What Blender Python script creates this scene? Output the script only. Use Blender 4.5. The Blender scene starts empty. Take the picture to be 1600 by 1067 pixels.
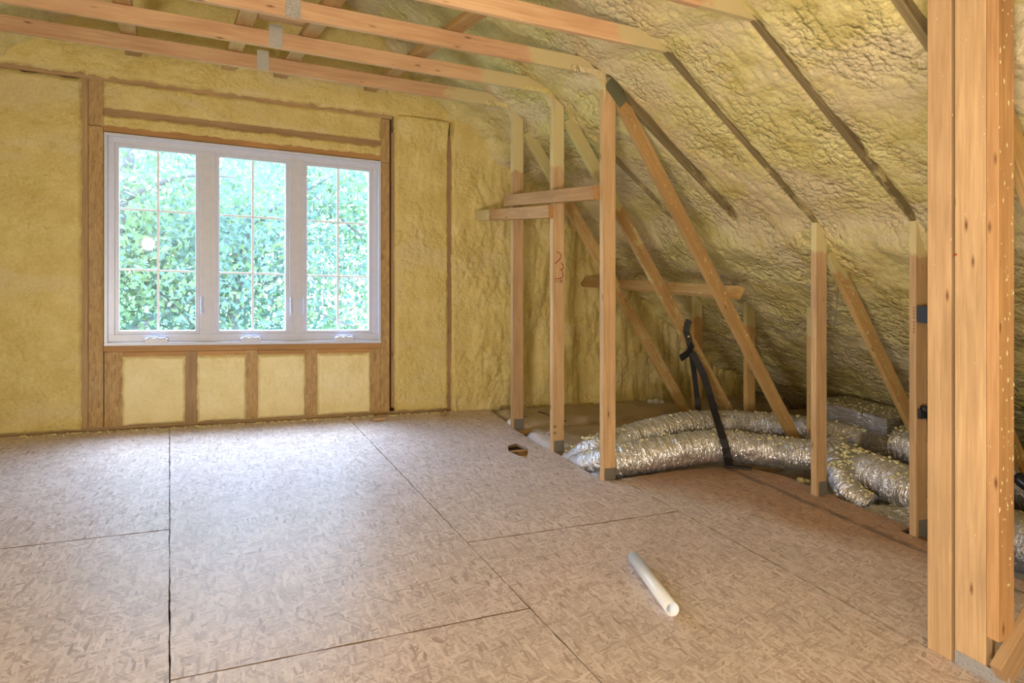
import bpy, bmesh, math, random
import numpy as np
from mathutils import Vector, Matrix

random.seed(7)
rng = np.random.default_rng(11)
sc = bpy.context.scene
COL = sc.collection

# ---------------------------------------------------------------- camera
# building axes: a = along the gable wall (to the right), b = depth towards the
# gable wall, c = up along the studs (the framing leans very slightly)
SX, SY = -0.0477, 0.0234
SZ = math.sqrt(1 - SX * SX - SY * SY)


def W(a, b, c):
    return Vector((a + SX * c, b + SY * c, SZ * c))


def Wn(P):
    P = np.asarray(P, float)
    return np.stack([P[:, 0] + SX * P[:, 2], P[:, 1] + SY * P[:, 2], SZ * P[:, 2]], 1)


cam = bpy.data.cameras.new('camera')
camo = bpy.data.objects.new('camera', cam)
COL.objects.link(camo)
Xc = Vector((0.89667517, 0.04775385, 0.4401059))
Yc = Vector((-0.4394831, -0.02340537, 0.89794588))
Nc = Xc.cross(Yc)
right = Vector((Xc[0], Yc[0], -Nc[0] if Nc[1] > 0 else Nc[0]))
down = Vector((Xc[1], Yc[1], Nc[1]))
fwd = Vector((Xc[2], Yc[2], Nc[2]))
R = Matrix((right, -down, -fwd)).transposed()
camo.matrix_world = Matrix.Translation(W(0, 0, 1.345)) @ R.to_4x4()
cam.sensor_width = 36
cam.lens = 1093.1 / 1600 * 36
cam.shift_y = -143.1 / 1600
cam.clip_start = 0.05
cam.clip_end = 300
sc.camera = camo

# ---------------------------------------------------------------- world, sun, lights, exposure
sc.view_settings.view_transform = 'Standard'
sc.view_settings.look = 'None'
sc.view_settings.gamma = 1
sc.view_settings.use_curve_mapping = False
sc.view_settings.exposure = 0.2
sc.cycles.max_bounces = 7
sc.cycles.diffuse_bounces = 4
sc.cycles.glossy_bounces = 3
sc.cycles.transparent_max_bounces = 12
sc.cycles.sample_clamp_indirect = 6
sc.cycles.caustics_reflective = False
sc.cycles.caustics_refractive = False

world = bpy.data.worlds.new('sky')
sc.world = world
world.use_nodes = True
wn = world.node_tree.nodes
wl = world.node_tree.links
bg = wn['Background']
bg.inputs['Strength'].default_value = 18.0
tcw = wn.new('ShaderNodeTexCoord')
sep = wn.new('ShaderNodeSeparateXYZ')
wl.new(tcw.outputs['Generated'], sep.inputs[0])
rmp = wn.new('ShaderNodeValToRGB')
rmp.color_ramp.elements[0].position = 0.0
rmp.color_ramp.elements[0].color = (0.62, 0.78, 1.0, 1)
rmp.color_ramp.elements[1].position = 0.9
rmp.color_ramp.elements[1].color = (0.40, 0.60, 1.0, 1)
wl.new(sep.outputs[2], rmp.inputs[0])
wl.new(rmp.outputs[0], bg.inputs['Color'])


def area(name, loc, target, sx, sy, power, color, portal=False):
    l = bpy.data.lights.new(name, 'AREA')
    l.shape = 'RECTANGLE'
    l.size, l.size_y = sx, sy
    l.energy = power
    l.color = color
    o = bpy.data.objects.new(name, l)
    COL.objects.link(o)
    o.location = W(*loc)
    d = W(*target) - W(*loc)
    o.rotation_euler = d.to_track_quat('-Z', 'Y').to_euler()
    if portal:
        l.cycles.is_portal = True
    return o


sun = bpy.data.lights.new('sun', 'SUN')
sun.energy = 9.5
sun.angle = math.radians(34)   # high hazy sun beyond the trees
sun.color = (0.74, 0.84, 1.0)
suno = bpy.data.objects.new('sun', sun)
COL.objects.link(suno)
suno.rotation_euler = Vector((-0.05, -0.62, -1.25)).to_track_quat('-Z', 'Y').to_euler()
# sky portal at the gable window, two added fill lights, and the work lamp
area('window_light', (0.55, 5.62, 1.27), (0.55, 0, 1.27), 1.9, 1.45, 1, (1, 1, 1), portal=True)
area('side_fill', (-1.14, -0.9, 1.30), (3.0, -0.9, 1.45), 2.5, 1.5, 66, (1.0, 0.87, 0.74))  # added unseen fill from the left; the knee wall has no opening
area('low_fill', (-0.95, -0.4, 0.35), (1.6, 2.6, 2.8), 0.45, 0.30, 85, (1.0, 0.90, 0.78))  # added unseen fill, aimed up to brighten the foam above the joists
wk = bpy.data.lights.new('work_lamp', 'POINT')
wk.energy = 58
wk.color = (1.0, 0.90, 0.77)
wk.shadow_soft_size = 0.06
wko = bpy.data.objects.new('work_lamp', wk)
COL.objects.link(wko)
wko.location = W(-0.28, -1.1, 1.45)

# ---------------------------------------------------------------- numpy noise
_perm = rng.permutation(4096)


def _h(i, j, s):
    return _perm[(i * 73 + _perm[(j * 151 + s * 37) & 4095]) & 4095]


def perlin(x, y, s=0):
    x = np.asarray(x, float); y = np.asarray(y, float)
    i = np.floor(x).astype(int); j = np.floor(y).astype(int)
    fx = x - i; fy = y - j
    u = fx * fx * fx * (fx * (fx * 6 - 15) + 10); v = fy * fy * fy * (fy * (fy * 6 - 15) + 10)

    def g(di, dj):
        a = _h(i + di, j + dj, s) * (2 * math.pi / 4096)
        return np.cos(a) * (fx - di) + np.sin(a) * (fy - dj)
    n0 = g(0, 0) * (1 - u) + g(1, 0) * u
    n1 = g(0, 1) * (1 - u) + g(1, 1) * u
    return (n0 * (1 - v) + n1 * v) * 1.5


def fbm(x, y, s=0, o=4):
    t = 0; a = 1.0; n = 0
    for k in range(o):
        t = t + a * perlin(x * 2 ** k, y * 2 ** k, s + k * 11); n += a; a *= 0.5
    return t / n


def worley(x, y, s=0):
    i = np.floor(x).astype(int); j = np.floor(y).astype(int)
    best = np.full(np.shape(x), 9.0)
    for di in (-1, 0, 1):
        for dj in (-1, 0, 1):
            h = _h(i + di, j + dj, s)
            px = i + di + (h & 63) / 63.0; py = j + dj + ((h >> 6) & 63) / 63.0
            best = np.minimum(best, (px - x) ** 2 + (py - y) ** 2)
    return np.sqrt(best)


def sst(x, a, b):
    t = np.clip((x - a) / (b - a), 0, 1)
    return t * t * (3 - 2 * t)


def billow(u, v, size, s):
    """rounded foam lumps, 0..1"""
    w1 = fbm(u * 9, v * 9, s + 3, 2) * 0.03; w2 = fbm(u * 9, v * 9, s + 5, 2) * 0.03
    f = worley((u + w1) / size, (v + w2) / size, s)
    return np.sqrt(np.clip(1 - (f / 0.85) ** 2, 0, 1))


# ---------------------------------------------------------------- materials
def new_mat(name):
    m = bpy.data.materials.new(name)
    m.use_nodes = True
    nt = m.node_tree
    b = nt.nodes['Principled BSDF']
    return m, nt, nt.nodes, nt.links, b


def nd(nt, typ, **kw):
    n = nt.nodes.new(typ)
    for k, v in kw.items():
        if k in n.inputs:
            n.inputs[k].default_value = v
        else:
            setattr(n, k, v)
    return n


def ramp(nt, src, stops):
    r = nt.nodes.new('ShaderNodeValToRGB')
    e = r.color_ramp.elements
    while len(e) < len(stops):
        e.new(0.5)
    for k, (p, c) in enumerate(stops):
        e[k].position = p
        e[k].color = (c, c, c, 1) if isinstance(c, (int, float)) else (*c, 1)
    nt.links.new(src, r.inputs[0])
    return r.outputs[0]


def mix(nt, fac, a, b, mode='MIX'):
    m = nt.nodes.new('ShaderNodeMix')
    m.data_type = 'RGBA'
    m.blend_type = mode
    for sock, val in ((0, fac), (6, a), (7, b)):
        if isinstance(val, bpy.types.NodeSocket):
            nt.links.new(val, m.inputs[sock])
        elif sock == 0:
            m.inputs[0].default_value = val
        else:
            m.inputs[sock].default_value = (*val, 1)
    return m.outputs[2]


def mapped(nt, src, scale, rot=(0, 0, 0), loc=(0, 0, 0)):
    mp = nt.nodes.new('ShaderNodeMapping')
    mp.inputs['Scale'].default_value = scale
    mp.inputs['Rotation'].default_value = rot
    mp.inputs['Location'].default_value = loc
    nt.links.new(src, mp.inputs[0])
    return mp.outputs[0]


def noise(nt, vec, scale, detail=3, rough=0.5, dist=0.0):
    n = nd(nt, 'ShaderNodeTexNoise')
    n.inputs['Scale'].default_value = scale
    n.inputs['Detail'].default_value = detail
    n.inputs['Roughness'].default_value = rough
    n.inputs['Distortion'].default_value = dist
    nt.links.new(vec, n.inputs['Vector'])
    return n.outputs[0]


def bump(nt, h, strength, dist, bsdf):
    b = nt.nodes.new('ShaderNodeBump')
    b.inputs['Strength'].default_value = strength
    b.inputs['Distance'].default_value = dist
    nt.links.new(h, b.inputs['Height'])
    nt.links.new(b.outputs[0], bsdf.inputs['Normal'])


def foam_mat(name, c_lo, c_hi, c_skin, skin=0.5, rough=0.55, lumpy=1.0):
    m, nt, ns, ls, b = new_mat(name)
    pos = ns.new('ShaderNodeNewGeometry').outputs['Position']
    n1 = noise(nt, pos, 5.0, 4, 0.6)
    col = mix(nt, ramp(nt, n1, [(0.35, 0.0), (0.65, 1.0)]), c_lo, c_hi)
    n2 = noise(nt, mapped(nt, pos, (0.8, 0.8, 2.0)), 1.7, 4, 0.6, 0.5)
    col = mix(nt, ramp(nt, n2, [(skin, 0.0), (skin + 0.12, 0.8)]), col, c_skin)
    n3 = noise(nt, pos, 60, 3, 0.6)
    col = mix(nt, 0.18, col, ramp(nt, n3, [(0.3, 0.25), (0.7, 0.8)]), 'OVERLAY')
    ls.new(col, b.inputs['Base Color'])
    b.inputs['Roughness'].default_value = rough
    b.inputs['Specular IOR Level'].default_value = 0.35
    wb = nd(nt, 'ShaderNodeTexNoise'); wb.inputs['Scale'].default_value = 14; wb.inputs['Detail'].default_value = 3
    ls.new(pos, wb.inputs['Vector'])
    wv = nd(nt, 'ShaderNodeVectorMath', operation='MULTIPLY_ADD')
    ls.new(wb.outputs['Color'], wv.inputs[0]); wv.inputs[1].default_value = (0.022, 0.022, 0.022); ls.new(pos, wv.inputs[2])
    hsum = None
    for sc_, wt in ((26.0, 1.0), (52.0, 0.5)):
        vo = nd(nt, 'ShaderNodeTexVoronoi'); vo.inputs['Scale'].default_value = sc_
        ls.new(wv.outputs[0], vo.inputs['Vector'])
        inv = nd(nt, 'ShaderNodeMath', operation='POWER'); ls.new(vo.outputs['Distance'], inv.inputs[0]); inv.inputs[1].default_value = 2.0
        k_ = nd(nt, 'ShaderNodeMath', operation='MULTIPLY'); ls.new(inv.outputs[0], k_.inputs[0]); k_.inputs[1].default_value = -wt
        if hsum is None:
            hsum = k_.outputs[0]
        else:
            a_ = nd(nt, 'ShaderNodeMath', operation='ADD'); ls.new(hsum, a_.inputs[0]); ls.new(k_.outputs[0], a_.inputs[1]); hsum = a_.outputs[0]
    hm = nd(nt, 'ShaderNodeMath', operation='MULTIPLY'); ls.new(hsum, hm.inputs[0])
    ls.new(ramp(nt, noise(nt, pos, 2.6, 3), [(0.42, lumpy * 0.2), (0.58, lumpy)]), hm.inputs[1])
    hn = nd(nt, 'ShaderNodeMath', operation='MULTIPLY_ADD'); ls.new(noise(nt, pos, 70, 3, 0.55), hn.inputs[0]); hn.inputs[1].default_value = 0.25
    ls.new(hm.outputs[0], hn.inputs[2])
    bump(nt, hn.outputs[0], 0.7, 0.020, b)
    return m


def wood_mat(name, c1, c2, knot=(0.16, 0.07, 0.03), rough=0.6, foam=(0.60, 0.51, 0.27), knots=0.07):
    m, nt, ns, ls, b = new_mat(name)
    at = ns.new('ShaderNodeAttribute'); at.attribute_name = 'gr'
    v = at.outputs['Vector']
    oi = ns.new('ShaderNodeObjectInfo')
    g1 = noise(nt, mapped(nt, v, (1, 1, 0.06)), 38, 4, 0.6, 0.8)
    g2 = noise(nt, mapped(nt, v, (1, 1, 0.035)), 120, 2, 0.6)
    col = mix(nt, ramp(nt, g1, [(0.32, 0.0), (0.68, 1.0)]), c1, c2)
    col = mix(nt, 0.25, col, ramp(nt, g2, [(0.3, 0.3), (0.7, 0.72)]), 'OVERLAY')
    big = noise(nt, mapped(nt, v, (1, 1, 0.5)), 4.0, 2)
    col = mix(nt, 0.35, col, ramp(nt, big, [(0.3, 0.34), (0.7, 0.66)]), 'OVERLAY')
    tint = mix(nt, oi.outputs['Random'], (0.84, 0.80, 0.78), (1.06, 1.04, 1.0))
    col = mix(nt, 1.0, col, tint, 'MULTIPLY')
    vo = nd(nt, 'ShaderNodeTexVoronoi'); vo.inputs['Scale'].default_value = 1.0
    ls.new(mapped(nt, v, (16, 16, 4.6)), vo.inputs['Vector'])
    k = ramp(nt, vo.outputs['Distance'], [(knots * 0.45, 1.0), (knots, 0.55), (knots * 1.9, 0.0)])
    col = mix(nt, k, col, knot)
    sp = ns.new('ShaderNodeAttribute'); sp.attribute_name = 'spray'
    sn = noise(nt, mapped(nt, v, (1, 1, 0.6)), 16, 5, 0.7)
    ad = nd(nt, 'ShaderNodeMath', operation='ADD'); ls.new(sp.outputs['Fac'], ad.inputs[0]); ls.new(sn, ad.inputs[1])
    col = mix(nt, ramp(nt, ad.outputs[0], [(0.86, 0.0), (1.12, 1.0)]), col, foam)
    ls.new(col, b.inputs['Base Color'])
    b.inputs['Roughness'].default_value = rough
    b.inputs['Specular IOR Level'].default_value = 0.3
    bump(nt, g2, 0.15, 0.003, b)
    return m


def osb_mat(name, dark, mid, light, rough=0.42, stain=False, sc0=1.2):
    m, nt, ns, ls, b = new_mat(name)
    pos = ns.new('ShaderNodeNewGeometry').outputs['Position']
    oi = ns.new('ShaderNodeObjectInfo')
    off = nd(nt, 'ShaderNodeVectorMath', operation='MULTIPLY_ADD')
    cb = ns.new('ShaderNodeCombineXYZ')
    for q in range(3):
        ls.new(oi.outputs['Random'], cb.inputs[q])
    ls.new(cb.outputs[0], off.inputs[0]); off.inputs[1].default_value = (13, 29, 7); ls.new(pos, off.inputs[2])
    p = off.outputs[0]
    wob = nd(nt, 'ShaderNodeTexNoise'); wob.inputs['Scale'].default_value = 9
    ls.new(p, wob.inputs['Vector'])
    wv = nd(nt, 'ShaderNodeVectorMath', operation='MULTIPLY_ADD')
    ls.new(wob.outputs['Color'], wv.inputs[0]); wv.inputs[1].default_value = (0.02, 0.02, 0.02); ls.new(p, wv.inputs[2])
    p = wv.outputs[0]
    col = mix(nt, ramp(nt, noise(nt, p, 12, 3), [(0.3, 0.0), (0.7, 1.0)]), mid, light)
    hgt = None
    for k, ang in enumerate((0.1, 1.9, 2.75, 0.5, 1.35, 2.3, 0.9, 2.9, 1.65)):
        vo = nd(nt, 'ShaderNodeTexVoronoi'); vo.inputs['Scale'].default_value = 1.0
        ls.new(mapped(nt, mapped(nt, p, (1, 1, 1), (0, 0, ang), (k * 3.7, k * 1.3, 0)), (sc0 * (11 + 3 * (k % 3)), sc0 * (80 + 26 * (k % 2)), 20)), vo.inputs['Vector'])
        sx = ns.new('ShaderNodeSeparateXYZ'); ls.new(vo.outputs['Color'], sx.inputs[0])
        msk = ramp(nt, sx.outputs[0], [(0.66, 0.0), (0.69, 1.0)])
        cc = ramp(nt, sx.outputs[1], [(0.0, dark), (0.07, tuple(0.5 * (x + y) for x, y in zip(dark, mid))), (0.30, mid), (0.75, light), (1.0, tuple(min(1, x * 1.10) for x in light))])
        col = mix(nt, msk, col, cc)
        hgt = sx.outputs[1] if hgt is None else mix(nt, msk, hgt, sx.outputs[1])
    fine = noise(nt, p, 170, 2, 0.6)
    col = mix(nt, 0.3, col, ramp(nt, fine, [(0.25, 0.3), (0.75, 0.7)]), 'OVERLAY')
    dirt = noise(nt, pos, 2.2, 4, 0.6)
    col = mix(nt, ramp(nt, dirt, [(0.42, 0.0), (0.75, 0.35)]), col, tuple(0.5 * (x + 0.30) for x in mid))
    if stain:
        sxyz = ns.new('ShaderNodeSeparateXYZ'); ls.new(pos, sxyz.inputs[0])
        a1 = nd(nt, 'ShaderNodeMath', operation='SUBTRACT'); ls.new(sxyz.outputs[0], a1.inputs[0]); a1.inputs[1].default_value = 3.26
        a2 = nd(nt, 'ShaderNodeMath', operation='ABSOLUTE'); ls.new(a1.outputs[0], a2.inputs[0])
        # the strip along the ducts gets a browner board colour
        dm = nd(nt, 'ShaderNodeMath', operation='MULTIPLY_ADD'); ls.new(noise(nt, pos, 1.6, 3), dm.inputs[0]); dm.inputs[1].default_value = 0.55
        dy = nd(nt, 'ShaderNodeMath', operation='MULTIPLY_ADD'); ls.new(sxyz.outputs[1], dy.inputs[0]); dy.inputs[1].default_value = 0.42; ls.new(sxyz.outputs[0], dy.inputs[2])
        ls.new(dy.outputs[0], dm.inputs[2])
        brown = nd(nt, 'ShaderNodeMapRange'); brown.inputs['From Min'].default_value = 4.18; brown.inputs['From Max'].default_value = 4.42
        ls.new(dm.outputs[0], brown.inputs['Value'])
        brownc = mix(nt, 1.0, col, (0.74, 0.56, 0.41), 'MULTIPLY')
        col = mix(nt, brown.outputs[0], col, brownc)
        line = ramp(nt, a2.outputs[0], [(0.014, 1.0), (0.034, 0.0)])
        br = ramp(nt, noise(nt, mapped(nt, pos, (3, 1, 1)), 9, 4, 0.7), [(0.38, 0.0), (0.52, 0.8)])
        mm = nd(nt, 'ShaderNodeMath', operation='MULTIPLY'); ls.new(line, mm.inputs[0]); ls.new(br, mm.inputs[1])
        col = mix(nt, mm.outputs[0], col, (0.10, 0.085, 0.08))
    ls.new(col, b.inputs['Base Color'])
    rr = ramp(nt, fine, [(0.2, rough - 0.08), (0.8, rough + 0.14)])
    ls.new(rr, b.inputs['Roughness'])
    b.inputs['Specular IOR Level'].default_value = 0.5
    bump(nt, hgt, 0.25, 0.002, b)
    return m


def plain(name, col, rough=0.5, metal=0.0, bumps=None, spec=0.5):
    m, nt, ns, ls, b = new_mat(name)
    pos = ns.new('ShaderNodeNewGeometry').outputs['Position']
    n = noise(nt, pos, 25, 3)
    c = mix(nt, 0.15, col, ramp(nt, n, [(0.3, 0.3), (0.7, 0.7)]), 'OVERLAY')
    ls.new(c, b.inputs['Base Color'])
    b.inputs['Roughness'].default_value = rough
    b.inputs['Metallic'].default_value = metal
    b.inputs['Specular IOR Level'].default_value = spec
    if bumps:
        bump(nt, noise(nt, pos, bumps[0], 4, 0.6, bumps[2] if len(bumps) > 2 else 0), bumps[1], 0.01, b)
    return m


M_FOAM = foam_mat('foam_gable', (0.60, 0.47, 0.165), (0.69, 0.57, 0.245), (0.655, 0.545, 0.28), 0.52, lumpy=0.6)
M_FOAMS = foam_mat('foam_slope', (0.50, 0.42, 0.155), (0.66, 0.58, 0.28), (0.61, 0.51, 0.33), 0.45, 0.40, lumpy=1.5)
M_FOAMI = foam_mat('foam_infill', (0.76, 0.64, 0.31), (0.83, 0.73, 0.42), (0.80, 0.70, 0.42), 0.6, lumpy=0.3)
M_CRUMB = plain('foam_crumb', (0.70, 0.64, 0.36), 0.7)
M_PINE = wood_mat('pine', (0.44, 0.29, 0.155), (0.55, 0.38, 0.22))
M_PINEO = wood_mat('pine_orange', (0.38, 0.21, 0.08), (0.50, 0.295, 0.125))
M_PINEC = wood_mat('pine_column', (0.46, 0.26, 0.115), (0.58, 0.355, 0.17))
M_JOIST = wood_mat('pine_joist', (0.54, 0.335, 0.185), (0.67, 0.45, 0.28), foam=(0.55, 0.465, 0.25))
M_WEB = wood_mat('pine_web', (0.42, 0.265, 0.10), (0.53, 0.35, 0.155), foam=(0.50, 0.43, 0.20))
M_DARKW = wood_mat('weathered_framing', (0.33, 0.22, 0.115), (0.45, 0.31, 0.17), foam=(0.50, 0.42, 0.19))
M_RAFT = wood_mat('rafter_edge', (0.17, 0.135, 0.065), (0.30, 0.24, 0.125), foam=(0.50, 0.42, 0.20))
M_FLOOR = osb_mat('osb_floor', (0.37, 0.28, 0.25), (0.56, 0.455, 0.43), (0.71, 0.61, 0.59))
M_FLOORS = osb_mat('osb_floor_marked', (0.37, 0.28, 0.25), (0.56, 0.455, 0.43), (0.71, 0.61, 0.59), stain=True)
M_OSBE = plain('osb_edge', (0.24, 0.16, 0.10), 0.9)
M_OSBW = osb_mat('osb_wall', (0.30, 0.17, 0.06), (0.40, 0.25, 0.10), (0.47, 0.31, 0.13), 0.6, sc0=1.7)
M_WHITE = plain('window_vinyl', (0.60, 0.63, 0.76), 0.3)
M_PVC = plain('pvc', (0.70, 0.73, 0.79), 0.28)
M_MUNT = plain('muntin_white', (0.86, 0.89, 0.96), 0.3)
M_BLACK = plain('black_webbing', (0.012, 0.012, 0.015), 0.55, bumps=(300, 0.3))
M_BLACKP = plain('black_plastic', (0.02, 0.02, 0.025), 0.3)
M_RED = plain('red_crayon', (0.32, 0.02, 0.02), 0.7)
M_INK = plain('black_ink', (0.05, 0.03, 0.02), 0.7)
M_GYP = plain('gypsum', (0.30, 0.28, 0.25), 0.8)
M_PAPER = plain('paper_scrap', (0.62, 0.60, 0.58), 0.6)
M_FIBRE = plain('fibre_film', (0.66, 0.60, 0.62), 0.45, bumps=(14, 0.6, 1.0))
M_SIDING = plain('siding', (0.6, 0.6, 0.58), 0.7)
M_CABLE = plain('cable', (0.10, 0.08, 0.06), 0.5)


def foil_mat(name, col, rough, bs):
    m, nt, ns, ls, b = new_mat(name)
    at = ns.new('ShaderNodeAttribute'); at.attribute_name = 'gr'
    v = at.outputs['Vector']
    n = noise(nt, mapped(nt, v, (0.8, 0.8, 2.6)), 21, 3, 0.6, 1.5)
    n2 = noise(nt, v, 7, 3)
    c = mix(nt, ramp(nt, n2, [(0.35, 0.0), (0.65, 1.0)]), col, tuple(x * 0.8 for x in col))
    # overspray dust lies on upper faces
    geo = ns.new('ShaderNodeNewGeometry')
    s = ns.new('ShaderNodeSeparateXYZ'); ls.new(geo.outputs['True Normal'], s.inputs[0])
    a2 = nd(nt, 'ShaderNodeMath', operation='MULTIPLY_ADD')
    ls.new(n2, a2.inputs[0]); a2.inputs[1].default_value = 0.35; ls.new(s.outputs[2], a2.inputs[2])
    dust = ramp(nt, a2.outputs[0], [(0.90, 0.0), (1.08, 0.8)])
    c = mix(nt, dust, c, (0.42, 0.37, 0.25))
    ls.new(c, b.inputs['Base Color'])
    inv = nd(nt, 'ShaderNodeMath', operation='SUBTRACT'); inv.inputs[0].default_value = 1.0
    ls.new(dust, inv.inputs[1]); mt_ = nd(nt, 'ShaderNodeMath', operation='MULTIPLY'); ls.new(inv.outputs[0], mt_.inputs[0]); mt_.inputs[1].default_value = 0.86; ls.new(mt_.outputs[0], b.inputs['Metallic'])
    ls.new(ramp(nt, dust, [(0.0, rough), (1.0, 0.55)]), b.inputs['Roughness'])
    bump(nt, n, bs, 0.03, b)
    return m


M_FOIL = foil_mat('duct_foil', (0.90, 0.91, 0.98), 0.17, 0.75)


def kraft_mat():
    m, nt, ns, ls, b = new_mat('kraft_paper')
    pos = ns.new('ShaderNodeNewGeometry').outputs['Position']
    n = noise(nt, pos, 4, 4, 0.6)
    c = mix(nt, ramp(nt, n, [(0.3, 0.0), (0.7, 1.0)]), (0.37, 0.29, 0.19), (0.48, 0.39, 0.27))
    # faint blue print: short blocks along each batt
    vo = nd(nt, 'ShaderNodeTexVoronoi', distance='CHEBYCHEV'); vo.inputs['Scale'].default_value = 1.0
    ls.new(mapped(nt, pos, (2.4, 6.0, 1)), vo.inputs['Vector'])
    k = ramp(nt, vo.outputs['Distance'], [(0.12, 1.0), (0.17, 0.0)])
    k2 = ramp(nt, noise(nt, mapped(nt, pos, (1, 0.5, 1)), 60, 3, 0.7), [(0.40, 0.0), (0.50, 0.9)])
    mm = nd(nt, 'ShaderNodeMath', operation='MULTIPLY'); ls.new(k, mm.inputs[0]); ls.new(k2, mm.inputs[1])
    c = mix(nt, mm.outputs[0], c, (0.08, 0.09, 0.15))
    ls.new(c, b.inputs['Base Color'])
    b.inputs['Roughness'].default_value = 0.5
    bump(nt, noise(nt, pos, 11, 4, 0.6, 1.0), 0.4, 0.02, b)
    return m


M_KRAFT = kraft_mat()


def plate_mat(name, col, metal=0.85, scale=260):
    m, nt, ns, ls, b = new_mat(name)
    at = ns.new('ShaderNodeAttribute'); at.attribute_name = 'gr'
    vo = nd(nt, 'ShaderNodeTexVoronoi'); vo.inputs['Scale'].default_value = scale
    vo.inputs['Randomness'].default_value = 0.35
    ls.new(at.outputs['Vector'], vo.inputs['Vector'])
    k = ramp(nt, vo.outputs['Distance'], [(0.16, 0.0), (0.36, 1.0)])
    c = mix(nt, k, tuple(x * 0.22 for x in col), col)
    ls.new(c, b.inputs['Base Color'])
    b.inputs['Metallic'].default_value = metal
    b.inputs['Roughness'].default_value = 0.4
    bump(nt, k, 0.6, 0.002, b)
    return m


M_PLATE = plate_mat('galvanised', (0.50, 0.51, 0.53), 0.6, 130)
M_PLATEG = plate_mat('galvanised_sprayed', (0.20, 0.21, 0.12), 0.3, 200)
M_PLATED = plate_mat('galvanised_dull', (0.24, 0.22, 0.19), 0.4, 200)


def glass_mat():
    m, nt, ns, ls, b = new_mat('window_glass')
    out = ns['Material Output']
    tr = ns.new('ShaderNodeBsdfTransparent'); tr.inputs[0].default_value = (0.95, 0.985, 0.98, 1)
    gl = ns.new('ShaderNodeBsdfGlossy'); gl.inputs['Roughness'].default_value = 0.03
    lw = ns.new('ShaderNodeLayerWeight'); lw.inputs['Blend'].default_value = 0.5
    pw = nd(nt, 'ShaderNodeMath', operation='POWER'); ls.new(lw.outputs['Facing'], pw.inputs[0]); pw.inputs[1].default_value = 5.0
    fr = nd(nt, 'ShaderNodeMath', operation='MULTIPLY_ADD'); ls.new(pw.outputs[0], fr.inputs[0]); fr.inputs[1].default_value = 0.8; fr.inputs[2].default_value = 0.035
    mx = ns.new('ShaderNodeMixShader')
    ls.new(fr.outputs[0], mx.inputs[0]); ls.new(tr.outputs[0], mx.inputs[1]); ls.new(gl.outputs[0], mx.inputs[2])
    ls.new(mx.outputs[0], out.inputs['Surface'])
    return m


M_GLASS = glass_mat()


def leaf_mat(name, ca, cb_):
    m, nt, ns, ls, b = new_mat(name)
    pos = ns.new('ShaderNodeNewGeometry').outputs['Position']
    n = noise(nt, pos, 0.9, 3)
    n2 = noise(nt, pos, 7, 2)
    c = mix(nt, ramp(nt, n, [(0.35, 0.0), (0.65, 1.0)]), ca, cb_)
    c = mix(nt, 0.6, c, ramp(nt, n2, [(0.3, 0.25), (0.7, 0.75)]), 'OVERLAY')
    out = ns['Material Output']
    df = ns.new('ShaderNodeBsdfDiffuse'); tl = ns.new('ShaderNodeBsdfTranslucent')
    ls.new(c, df.inputs[0]); ls.new(c, tl.inputs[0])
    mx = ns.new('ShaderNodeMixShader'); mx.inputs[0].default_value = 0.45
    ls.new(df.outputs[0], mx.inputs[1]); ls.new(tl.outputs[0], mx.inputs[2])
    ls.new(mx.outputs[0], out.inputs['Surface'])
    return m


M_LEAFA = leaf_mat('leaves_teal', (0.12, 0.20, 0.18), (0.21, 0.31, 0.27))
M_LEAFB = leaf_mat('leaves_green', (0.12, 0.21, 0.12), (0.26, 0.34, 0.17))
M_BARK = plain('bark', (0.16, 0.15, 0.16), 0.9, bumps=(12, 0.8))
M_LAWN = plain('lawn', (0.22, 0.32, 0.14), 0.9)


# ---------------------------------------------------------------- object helpers
def mk(name, P, F, mat, parent=None, gr=None, spray=None, smooth=False, kind=None, label=None):
    """one mesh object from building coordinates"""
    V = Wn(P)
    org = parent_loc(parent) if parent else Vector(V.mean(0).tolist())
    if parent is None:
        org = Vector(((V[:, 0].min() + V[:, 0].max()) / 2, (V[:, 1].min() + V[:, 1].max()) / 2, V[:, 2].min()))
    V = V - np.array(org)
    me = bpy.data.meshes.new(name)
    me.from_pydata(V.tolist(), [], F if isinstance(F, list) else F.tolist())
    me.materials.append(mat)
    if gr is not None:
        at = me.attributes.new('gr', 'FLOAT_VECTOR', 'POINT')
        at.data.foreach_set('vector', np.asarray(gr, np.float32).ravel())
    if spray is not None:
        at = me.attributes.new('spray', 'FLOAT', 'POINT')
        at.data.foreach_set('value', np.asarray(spray, np.float32).ravel())
    if smooth:
        me.polygons.foreach_set('use_smooth', [True] * len(me.polygons))
    me.update()
    o = bpy.data.objects.new(name, me)
    COL.objects.link(o)
    if parent is not None:
        o.parent = parent
    else:
        o.location = org
    if kind:
        o['kind'] = kind
    if label:
        o['label'] = label
    return o


def parent_loc(p):
    l = Vector((0, 0, 0))
    while p is not None:
        l += p.location
        p = p.parent
    return l


def thing(name, label, cat, loc, group=None):
    o = bpy.data.objects.new(name, None)
    COL.objects.link(o)
    o.empty_display_size = 0.1
    o.location = W(*loc)
    o['label'] = label
    o['category'] = cat
    if group:
        o['group'] = group
    return o


def tag(o, label, cat, group=None):
    o['label'] = label
    o['category'] = cat
    if group:
        o['group'] = group
    return o


def sroot(name, loc):
    o = bpy.data.objects.new(name, None)
    COL.objects.link(o)
    o.location = W(*loc)
    o['kind'] = 'structure'
    return o


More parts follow.
